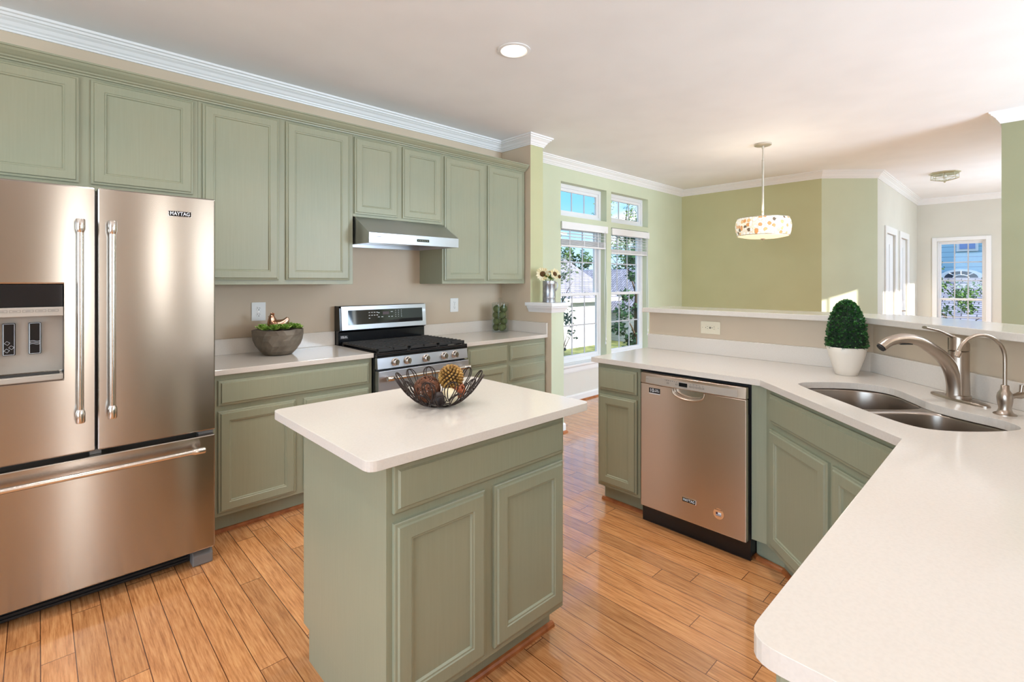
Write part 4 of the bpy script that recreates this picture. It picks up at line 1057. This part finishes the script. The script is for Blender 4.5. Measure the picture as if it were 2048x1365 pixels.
bud_m = noise_mix(mat('ochre_bud', (176, 128, 58), .45), (130, 92, 36), (206, 160, 84), nscale=25)
bb_ = MB()
for k in range(150):
    z = 1 - 2 * (k + .5) / 150; a = k * 2.399963; r_ = math.sqrt(1 - z * z); d = Vector((r_ * math.cos(a), r_ * math.sin(a), z))
    i0 = len(bb_.v); bb_.sphere((0, 0, 0), .0062, 7, 6, .8, .8, 1.4); M_ = Matrix.Translation(d * .043) @ d.to_track_quat('Z', 'Y').to_matrix().to_4x4(); bb_.xf(M_, i0)
o_ = bb_.build('bud_ball', bud_m, None, smooth=60); bb2 = MB().sphere((0, 0, 0), .040, 16, 10).build('core', mat('bud_core', (60, 42, 22), .9), o_, smooth=60)
o_.location = wpos(.040, .028, .103); tag(o_, 'ball of golden brown buds at the top of the wire bowl', 'decorative ball')
cream = noise_mix(mat('cream_rattan', (232, 218, 180), .6), (214, 196, 150), (242, 232, 204), nscale=16, bump=.3)
o_ = MB().sphere((0, 0, 0), .032, 20, 12, fn=lumpy(3)).build('cream_ball', cream, None, smooth=70); o_.location = wpos(.040, -.022, .040); tag(o_, 'cream coloured ball low at the right of the wire bowl', 'decorative ball')
twb = MB()
for k in range(34):
    ax = Vector((random.gauss(0, 1), random.gauss(0, 1), random.gauss(0, 1))).normalized(); u = ax.orthogonal().normalized(); v = ax.cross(u); r_ = .033
    twb.tube([tuple((u * math.cos(a) + v * math.sin(a)) * r_ * random.uniform(.96, 1.03)) for a in [2 * PI * i / 16 for i in range(16)]], .0012, 4, True)
o_ = twb.build('copper_wire_ball', noise_mix(mat('copper_vine', (190, 104, 62), .5), (160, 80, 44), (214, 130, 86), nscale=30), None, smooth=60); o_.location = wpos(.062, .03, .052); tag(o_, 'small reddish vine ball behind the cream ball in the wire bowl', 'decorative ball')
o_ = MB().sphere((0, 0, 0), .027, 18, 12, fn=lumpy(8)).build('dark_ball', mat('dark_brown_ball', (40, 28, 26), .5), None, smooth=70); o_.location = wpos(.004, -.036, .034); tag(o_, 'dark brown ball at the bottom of the wire bowl', 'decorative ball')

# ================================================================== TOPIARY
random.seed(2)
tp = thing('potted_topiary', 'clipped green boxwood topiary cone in a white pot on the peninsula', 'potted plant', (2.985, .640, TOP))
pot_m = mat('white_ceramic', (232, 222, 208), .35)
MB().lathe([(.046, 0), (.049, .002), (.058, .03), (.080, .10), (.088, .140), (.086, .143), (.080, .138), (.070, .09), (.0, .085)], (0, 0, 0), 32, close1=False).build('pot', pot_m, tp, smooth=50)
leaf_m = noise_mix(mat('boxwood_leaf', (34, 84, 34), .45), (14, 52, 20), (56, 112, 46), nscale=60, detail=2)
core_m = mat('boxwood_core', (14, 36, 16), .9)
def tprof(t):  # t 0 bottom .. 1 top
    return .090 * math.sqrt(max(0, 1 - (max(0, t - .05) / .95) ** 2.1)) * (1 if t > .05 else .9 + 2 * t)
fo = MB()
for k in range(2600):
    t = random.random() ** .9; a = random.uniform(0, 2 * PI); r_ = tprof(t) * random.uniform(.90, 1.03); z = .135 + .245 * t
    slope = (tprof(min(1, t + .03)) - tprof(max(0, t - .03))) / (.245 * .06)
    nrm = Vector((math.cos(a), math.sin(a), -slope)).normalized(); d = (nrm + Vector((random.gauss(0, .6), random.gauss(0, .6), random.gauss(0, .5) + .2))).normalized()
    b_ = Vector((r_ * math.cos(a), r_ * math.sin(a), z)) - nrm * .004; s_ = d.orthogonal().normalized(); s_.rotate(Matrix.Rotation(random.uniform(0, 6), 3, d)); ln = random.uniform(.010, .015)
    fo.add([b_, b_ + d * ln * .5 + s_ * .0042, b_ + d * ln, b_ + d * ln * .5 - s_ * .0042], [(0, 1, 2, 3)])
fo.build('foliage', leaf_m, tp)
MB().lathe([(max(.001, tprof(i / 14) * .93), .137 + .24 * i / 14) for i in range(15)], (0, 0, 0), 24).build('foliage_core', core_m, tp, smooth=60)

# ================================================================== CEILING FIXTURES
def can_light(x, y, label):
    root = thing('recessed_light', label, 'ceiling light', (x, y, H - .0005), 0, 'recessed ceiling lights')
    MB().lathe([(.098, 0), (.098, -.004), (.080, -.007), (.074, -.003), (.074, 0)], (0, 0, 0), 40, close0=False, close1=False).build('trim_ring', white_trim, root, smooth=40)
    MB().lathe([(.074, -.0015), (.060, -.006), (.03, -.009), (0, -.010)], (0, 0, 0), 32, close0=False).build('lens', lamp_glow, root, smooth=60)
    return root
for i, (x, y) in enumerate(CANS):
    if i < 2: can_light(x, y, ['round recessed ceiling light glowing above the island', 'recessed ceiling light at the top edge nearer the refrigerator'][i])
    elif i < 4 or True:
        r_ = can_light(x, y, 'recessed ceiling light added outside the view for extra light'); 
    light('AREA', 'can_lamp', (x, y, H - .02), 5.2, (1, .98, .96), (0, 0, 0), .13, shape='DISK', spread=R(125))

# drum pendant
pn = thing('pendant_lamp', 'drum pendant lamp with a mosaic of white and amber shell discs', 'pendant lamp', (5.22, 1.825, H), R(-161))
MB().lathe([(.078, 0), (.078, -.016), (.070, -.020), (.012, -.024), (.010, -.05), (0, -.05)], (0, 0, 0), 32).build('canopy', mat('pale_nickel', (196, 190, 176), .35, .6), pn, smooth=40)
MB().tube([(0, 0, -.04), (0, 0, -.16)], .006, 8).build('upper_link', MAT['pale_nickel'], pn, smooth=40)
MB().tube([(0, 0, -.16), (0, 0, -.80)], .010, 12).build('rod', MAT['pale_nickel'], pn, smooth=40)
def shade_mat():
    m = bpy.data.materials.new('shell_mosaic'); m.use_nodes = True; t = m.node_tree; b = t.nodes['Principled BSDF']; L = t.links.new
    tc = N(t, 'ShaderNodeTexCoord'); sp = N(t, 'ShaderNodeSeparateXYZ'); L(tc.outputs['Object'], sp.inputs[0])
    at = N(t, 'ShaderNodeMath', operation='ARCTAN2'); L(sp.outputs['Y'], at.inputs[0]); L(sp.outputs['X'], at.inputs[1])
    mu = N(t, 'ShaderNodeMath', operation='MULTIPLY'); L(at.outputs[0], mu.inputs[0]); mu.inputs[1].default_value = .25
    cb = N(t, 'ShaderNodeCombineXYZ'); L(mu.outputs[0], cb.inputs[0]); L(sp.outputs['Z'], cb.inputs[1])
    vo = N(t, 'ShaderNodeTexVoronoi', voronoi_dimensions='2D'); vo.inputs['Scale'].default_value = 26; vo.inputs['Randomness'].default_value = .85; L(cb.outputs[0], vo.inputs['Vector'])
    sc = N(t, 'ShaderNodeSeparateColor'); L(vo.outputs['Color'], sc.inputs[0])
    cr = N(t, 'ShaderNodeValToRGB'); cr.color_ramp.interpolation = 'CONSTANT'; el = cr.color_ramp.elements
    el[0].color = lin((255, 250, 240)); el[1].position = .48; el[1].color = lin((226, 160, 100)); e = el.new(.66); e.color = lin((240, 190, 130)); e = el.new(.8); e.color = lin((120, 104, 88)); e = el.new(.88); e.color = lin((255, 246, 230))
    L(sc.outputs[0], cr.inputs[0])
    # disc rim between two radii, cream ground outside
    d1 = N(t, 'ShaderNodeValToRGB'); d1.color_ramp.interpolation = 'CONSTANT'; el = d1.color_ramp.elements; el[0].color = (1, 1, 1, 1); el[1].position = .46; el[1].color = (0, 0, 0, 1); 
    d2 = N(t, 'ShaderNodeValToRGB'); d2.color_ramp.interpolation = 'CONSTANT'; el = d2.color_ramp.elements; el[0].color = (0, 0, 0, 1); el[1].position = .41; el[1].color = (1, 1, 1, 1); e = el.new(.46); e.color = (0, 0, 0, 1)
    L(vo.outputs['Distance'], d1.inputs[0]); L(vo.outputs['Distance'], d2.inputs[0])
    m1 = N(t, 'ShaderNodeMix', data_type='RGBA'); m1.inputs['A'].default_value = lin((252, 240, 215)); L(cr.outputs[0], m1.inputs['B']); L(d1.outputs[0], m1.inputs['Factor'])
    m2 = N(t, 'ShaderNodeMix', data_type='RGBA'); L(m1.outputs['Result'], m2.inputs['A']); m2.inputs['B'].default_value = lin((128, 92, 60)); L(d2.outputs[0], m2.inputs['Factor'])
    L(m2.outputs['Result'], b.inputs['Base Color']); L(m2.outputs['Result'], b.inputs['Emission Color']); b.inputs['Emission Strength'].default_value = .42
    b.inputs['Roughness'].default_value = .3
    return m
dz = -.745
MB().lathe([(.232, dz), (.246, dz - .03), (.253, dz - .075), (.250, dz - .125), (.236, dz - .172), (.232, dz - .172), (.246, dz - .125), (.249, dz - .075), (.242, dz - .03), (.228, dz)], (0, 0, 0), 64).build('shade', shade_mat(), pn, smooth=50)
for z, r_ in ((dz, .2335), (dz - .172, .2375)): MB().tube([(r_ * math.cos(a), r_ * math.sin(a), z) for a in [2 * PI * i / 64 for i in range(64)]], .0035, 6, True).build('shade_rim', MAT['pale_nickel'], pn, smooth=60)
diff = emit('pendant_diffuser', (255, 236, 205), .75)
MB().lathe([(.225, dz - .176), (.226, dz - .180), (.15, dz - .196), (0, dz - .202)], (0, 0, 0), 48).build('diffuser', diff, pn, smooth=50)
MB().lathe([(.022, dz - .200), (.020, dz - .208), (.008, dz - .214), (0, dz - .222)], (0, 0, 0), 16).build('finial', MAT['pale_nickel'], pn, smooth=50)
MB().lathe([(.226, dz - .02), (.226, dz - .024), (0.012, dz - .024), (0.012, dz - .02)], (0, 0, 0), 32).build('socket_plate', MAT['pale_nickel'], pn)
light('POINT', 'pendant_bulb', (5.22, 1.825, H - .68), 8, (1, .87, .7), radius=.06)
light('AREA', 'pendant_bulb', (5.22, 1.825, H - .975), 9, (1, .87, .7), (0, 0, 0), .35, shape='DISK')

# glass flush-mount light in the hall
fm = thing('flush_light', 'small faceted clear glass flush-mount ceiling light in the hall', 'ceiling light', (8.25, .72, H))
brass = mat('pale_brass', (196, 190, 160), .35, .7)
MB().lathe([(.155, 0), (.155, -.012), (.125, -.02), (0, -.02)], (0, 0, 0), 8).build('canopy', brass, fm)
MB().lathe([(.132, -.022), (.136, -.078), (.02, -.108), (0, -.108)], (0, 0, 0), 8, close0=False).build('glass_shade', jar_glass, fm)
cg = MB(); a8 = [2 * PI * i / 8 for i in range(8)]
for z, r_ in ((-.022, .134), (-.078, .138)): cg.tube([(r_ * math.cos(a), r_ * math.sin(a), z) for a in a8], .0035, 5, True)
for a in a8: cg.tube([(.134 * math.cos(a), .134 * math.sin(a), -.02), (.138 * math.cos(a), .138 * math.sin(a), -.078), (.01 * math.cos(a), .01 * math.sin(a), -.110)], .003, 5)
cg.build('cage', brass, fm)
MB().sphere((0, 0, -.118), .011, 10, 8).build('finial', brass, fm, smooth=50)
for sx in (-.05, .05): MB().sphere((sx, 0, -.05), .024, 14, 10).build('bulb', outlet_w, fm, smooth=60)

# ================================================================== OUTSIDE
GZ = -1.2
grass = noise_mix(mat('lawn', (120, 132, 72), .9), (92, 108, 56), (150, 156, 92), nscale=3, detail=6)
struct(MB().box(-60, 90, -60, 90, GZ - .2, GZ).build('ground', grass))
struct(MB().box(-3.3, 11, -3.7, 3.78, GZ, -.101).build('foundation', mat('concrete', (150, 146, 140), .8)))
struct(MB().box(-3.3, 5.7, -8.6, -3.45, 2.66, 2.8).build('sun_blocker', white_trim))  # unseen slab added to keep sun out of the south openings
def siding(name, c1, c2, pitch=.12):
    m = mat(name, c1, .6); t = m.node_tree; b = t.nodes['Principled BSDF']; L = t.links.new
    tc = N(t, 'ShaderNodeTexCoord'); sp = N(t, 'ShaderNodeSeparateXYZ'); L(tc.outputs['Object'], sp.inputs[0])
    d = N(t, 'ShaderNodeMath', operation='DIVIDE'); L(sp.outputs['Z'], d.inputs[0]); d.inputs[1].default_value = pitch
    f = N(t, 'ShaderNodeMath', operation='FRACT'); L(d.outputs[0], f.inputs[0]); cr = N(t, 'ShaderNodeValToRGB'); cr.color_ramp.interpolation = 'CONSTANT'
    cr.color_ramp.elements[0].color = lin(c2); cr.color_ramp.elements[1].position = .1; cr.color_ramp.elements[1].color = lin(c1)
    L(f.outputs[0], cr.inputs[0]); L(cr.outputs[0], b.inputs['Base Color']); return m
def shingle(rot=0.):
    m = mat('grey_shingles', (130, 128, 134), .85); t = m.node_tree; b = t.nodes['Principled BSDF']; L = t.links.new
    tc = N(t, 'ShaderNodeTexCoord'); br = N(t, 'ShaderNodeTexBrick'); br.inputs['Scale'].default_value = 1.; br.inputs['Brick Width'].default_value = .3; br.inputs['Row Height'].default_value = .12
    br.inputs['Mortar Size'].default_value = .012; br.inputs['Color1'].default_value = lin((188, 184, 194)); br.inputs['Color2'].default_value = lin((158, 156, 168)); br.inputs['Mortar'].default_value = lin((80, 78, 86))
    mp = N(t, 'ShaderNodeMapping'); mp.inputs['Rotation'].default_value = (0, 0, R(rot)); L(tc.outputs['Object'], mp.inputs[0]); L(mp.outputs[0], br.inputs['Vector']); L(br.outputs['Color'], b.inputs['Base Color']); return m
shing = shingle(); white_side = siding('white_siding', (236, 236, 236), (190, 192, 200)); blue_side = siding('pale_blue_siding', (176, 214, 232), (120, 160, 186), .16)
def building(label, x0, x1, y0, y1, ze, zr, side, ridge='x', name='neighbour_house', over=.35):
    root = thing(name, label, 'building', ((x0 + x1) / 2, (y0 + y1) / 2, GZ)); cx, cy = (x0 + x1) / 2, (y0 + y1) / 2
    a, b, c, d = x0 - cx, x1 - cx, y0 - cy, y1 - cy; z = ze - GZ; zz = zr - GZ
    w_ = MB().box(a, b, c, d, 0, z)
    if ridge == 'y': w_.prism_xz([(a, z), (b, z), (0, zz - .06)], c, d)
    else: w_.prism_yz([(c, z), (d, z), (0, zz - .06)], a, b)
    w_.build('walls', side, root)
    r_ = MB(); o_ = over; th = .1
    if ridge == 'x':
        s_ = (zz - z) / (d); 
        for sg in (1, -1): r_.prism_yz([(0, zz), (sg * (d + o_), zz - s_ * (d + o_)), (sg * (d + o_), zz - s_ * (d + o_) - th), (0, zz - th)][::sg], a - o_, b + o_)
    else:
        s_ = (zz - z) / (b)
        for sg in (1, -1): r_.prism_xz([(0, zz), (sg * (b + o_), zz - s_ * (b + o_)), (sg * (b + o_), zz - s_ * (b + o_) - th), (0, zz - th)][::sg], c - o_, d + o_)
    r_.build('roof', shing, root)
    g_ = MB()
    if ridge == 'x': g_.box(a - o_, b + o_, c - o_ - .1, c - o_, z - s_ * o_ - .1, z - s_ * o_ + .05)
    g_.build('gutter', white_trim, root) if g_.v else None
    return root
nb = building('neighbour garage with white siding and grey shingle roof seen through the nook windows', 11.0, 17.3, 12.2, 17.5, .9, 2.45, white_side)
w_ = MB().box(-.4, .6, -2.67, -2.66, .9, 1.9); 
nb4 = building('plain pale mauve house far behind the neighbour garage', 13, 24, 20.5, 27, 4.5, 5.3, mat('mauve_stucco', (206, 198, 206), .8), 'x', over=.2)
nb2 = building('small neighbour shed with a white gable wall right of the garage', 18.2, 22.8, 10.8, 16, .4, 2.0, white_side, 'y')
nb3 = building('pale blue sided neighbour house seen through the far hall window', 21, 33, -6, 6, 6.5, 9.0, blue_side, 'y')
wf_ = MB()
# upstairs window of the blue house and the porch roof with fan window below
wx = -6.01
wn = MB().box(wx - .06, wx, 1.04, 1.545, 3.54, 4.6).build('house_window', white_trim, nb3); MB().box(wx - .08, wx - .06, 1.11, 1.475, 3.61, 4.5).build('pane', mat('blue_pane', (130, 160, 214), .1), wn)
garage = thing('neighbour_porch', 'grey shingled porch roof with a white half-round fan window before the blue house', 'building', (20, .9, GZ))
MB().prism_yz([(-6, 0), (6, 0), (6, 1.5), (-6, 1.5)], -2.2, -.1).build('walls', white_side, garage)
MB().prism_xz([(-2.9, 1.52), (-.02, 2.72), (-.02, 2.64), (-2.9, 1.42)][::-1], -6.4, 6.4).build('roof', shingle(90), garage)
fy, fz_ = .445, 2.70
def arc(r_, x, k0=0., k1=1., n=24, sq=.52): return [(x, fy + r_ * math.cos(PI * (k0 + (k1 - k0) * i / n)), fz_ + sq * r_ * math.sin(PI * (k0 + (k1 - k0) * i / n))) for i in range(n + 1)]
fan = MB(); fan.prism_yz([p[1:] for p in arc(.49, 0)], -.45, -.40); fo_ = fan.build('fan_frame', white_trim, garage)
MB().prism_yz([p[1:] for p in arc(.37, 0)], -.462, -.4502).build('fan_glass', mat('dark_pane', (52, 66, 84), .1), fo_)
fb = MB()
for k in range(1, 4):
    a = PI * k / 4; fb.tube([(-.47, fy + .16 * math.cos(a), fz_ + .08 * math.sin(a)), (-.47, fy + .38 * math.cos(a), fz_ + .2 * math.sin(a))], .013, 4)
fb.tube(arc(.17, -.47), .013, 4)
fb.build('fan_bars', white_trim, fo_)

bark = mat('bark', (96, 78, 62), .9)
def tree(label, pos, h, r_, n, c1, c2, seed, leaf=.12, trunk=.12, squash=1., low=.25, name='tree', cat='tree'):
    random.seed(seed); root = thing(name, label, cat, pos)
    lm = noise_mix(mat('leaves_%d' % seed, c1, .6), c1, c2, nscale=1.5, detail=3)
    t_ = MB(); t_.tube([(0, 0, 0), (.05, .03, h * .4), (0, 0, h * .75)], [trunk, trunk * .7, trunk * .3], 8)
    for k in range(7):
        a = random.uniform(0, 6.28); z = h * random.uniform(low, .7); t_.tube([(0, 0, z), (r_ * .4 * math.cos(a), r_ * .4 * math.sin(a), z + h * .1), (r_ * .75 * math.cos(a), r_ * .75 * math.sin(a), z + h * .16)], [trunk * .35, trunk * .2, trunk * .08], 5)
    t_.build('trunk', bark, root, smooth=60)
    cl = []
    for k in range(26):
        a = random.uniform(0, 6.28); z = random.uniform(low, 1); rr_ = r_ * (1 - abs(z - .55) * .9) * math.sqrt(random.random()); cl.append((rr_ * math.cos(a), rr_ * math.sin(a), h * z, r_ * random.uniform(.25, .42)))
    f_ = MB()
    for k in range(n):
        cx, cy, cz, cr_ = random.choice(cl); d = Vector((random.gauss(0, 1), random.gauss(0, 1), random.gauss(0, 1))).normalized() * cr_ * random.uniform(.55, 1.05)
        b_ = Vector((cx, cy, cz)) + Vector((d.x, d.y, d.z * squash)); q = Vector((random.gauss(0, 1), random.gauss(0, 1), random.gauss(0, 1))).normalized(); s_ = q.orthogonal().normalized(); ln = leaf * random.uniform(.7, 1.3)
        f_.add([b_, b_ + q * ln * .5 + s_ * ln * .28, b_ + q * ln, b_ + q * ln * .5 - s_ * ln * .28], [(0, 1, 2, 3)])
    f_.build('crown', lm, root)
    return root
tree('dark green broadleaf tree filling the right nook window', (13.2, 8.25, GZ), 4.4, .78, 4200, (22, 62, 34), (58, 108, 58), 21, .13, low=.02)
tree('tall tree with light green top seen in the right transom window', (29.0, 19.0, GZ), 9.2, 2.3, 3600, (80, 120, 60), (140, 170, 90), 22, .2)
tree('thin pale shrub in front of the garage at the left window edge', (9.0, 7.65, GZ), 3.1, .36, 700, (70, 92, 62), (130, 140, 110), 23, .09, .04, name='shrub', cat='shrub')
tree('leafy shrub growing up outside the lower part of the far hall window', (12.6, .95, GZ), 2.45, .5, 2000, (40, 84, 36), (110, 150, 70), 24, .06, .05, name='shrub', cat='shrub')
tree('dark leafy branch shrub at the right side of the far hall window', (13.0, .42, GZ), 2.75, .24, 900, (24, 56, 26), (60, 96, 44), 25, .07, .04, name='shrub', cat='shrub')
tree('slender shrub at the left side of the far hall window', (11.7, 1.12, GZ), 3.0, .12, 260, (50, 92, 40), (120, 158, 80), 26, .055, .03, name='shrub', cat='shrub')
tree('round green tree behind the neighbour garage', (22.3, 18.2, GZ), 4.9, 1.3, 2600, (50, 86, 40), (104, 136, 66), 27, .2)
tree('bushy low shrub against the white garage wall', (10.6, 9.5, GZ), 1.7, .5, 700, (90, 110, 80), (140, 150, 116), 28, .1, .04, name='shrub', cat='shrub')
tree('low shrub at the foot of the white shed', (15.9, 8.0, GZ), 1.1, .6, 800, (50, 78, 40), (110, 126, 80), 29, .1, .04, name='shrub', cat='shrub')
tb = thing('blue_tarp_box', 'low box under a bright blue tarpaulin beside the garage', 'covered box', (8.15, 6.75, GZ), R(20))
MB().box(-.5, .5, -.4, .4, 0, .55).build('crate', white_side, tb); MB().prism_yz([(-.45, .5), (.45, .5), (.42, .78), (-.42, .86)], -.55, .55).build('tarpaulin', mat('blue_tarpaulin', (40, 140, 214), .45), tb, bevel=.02)
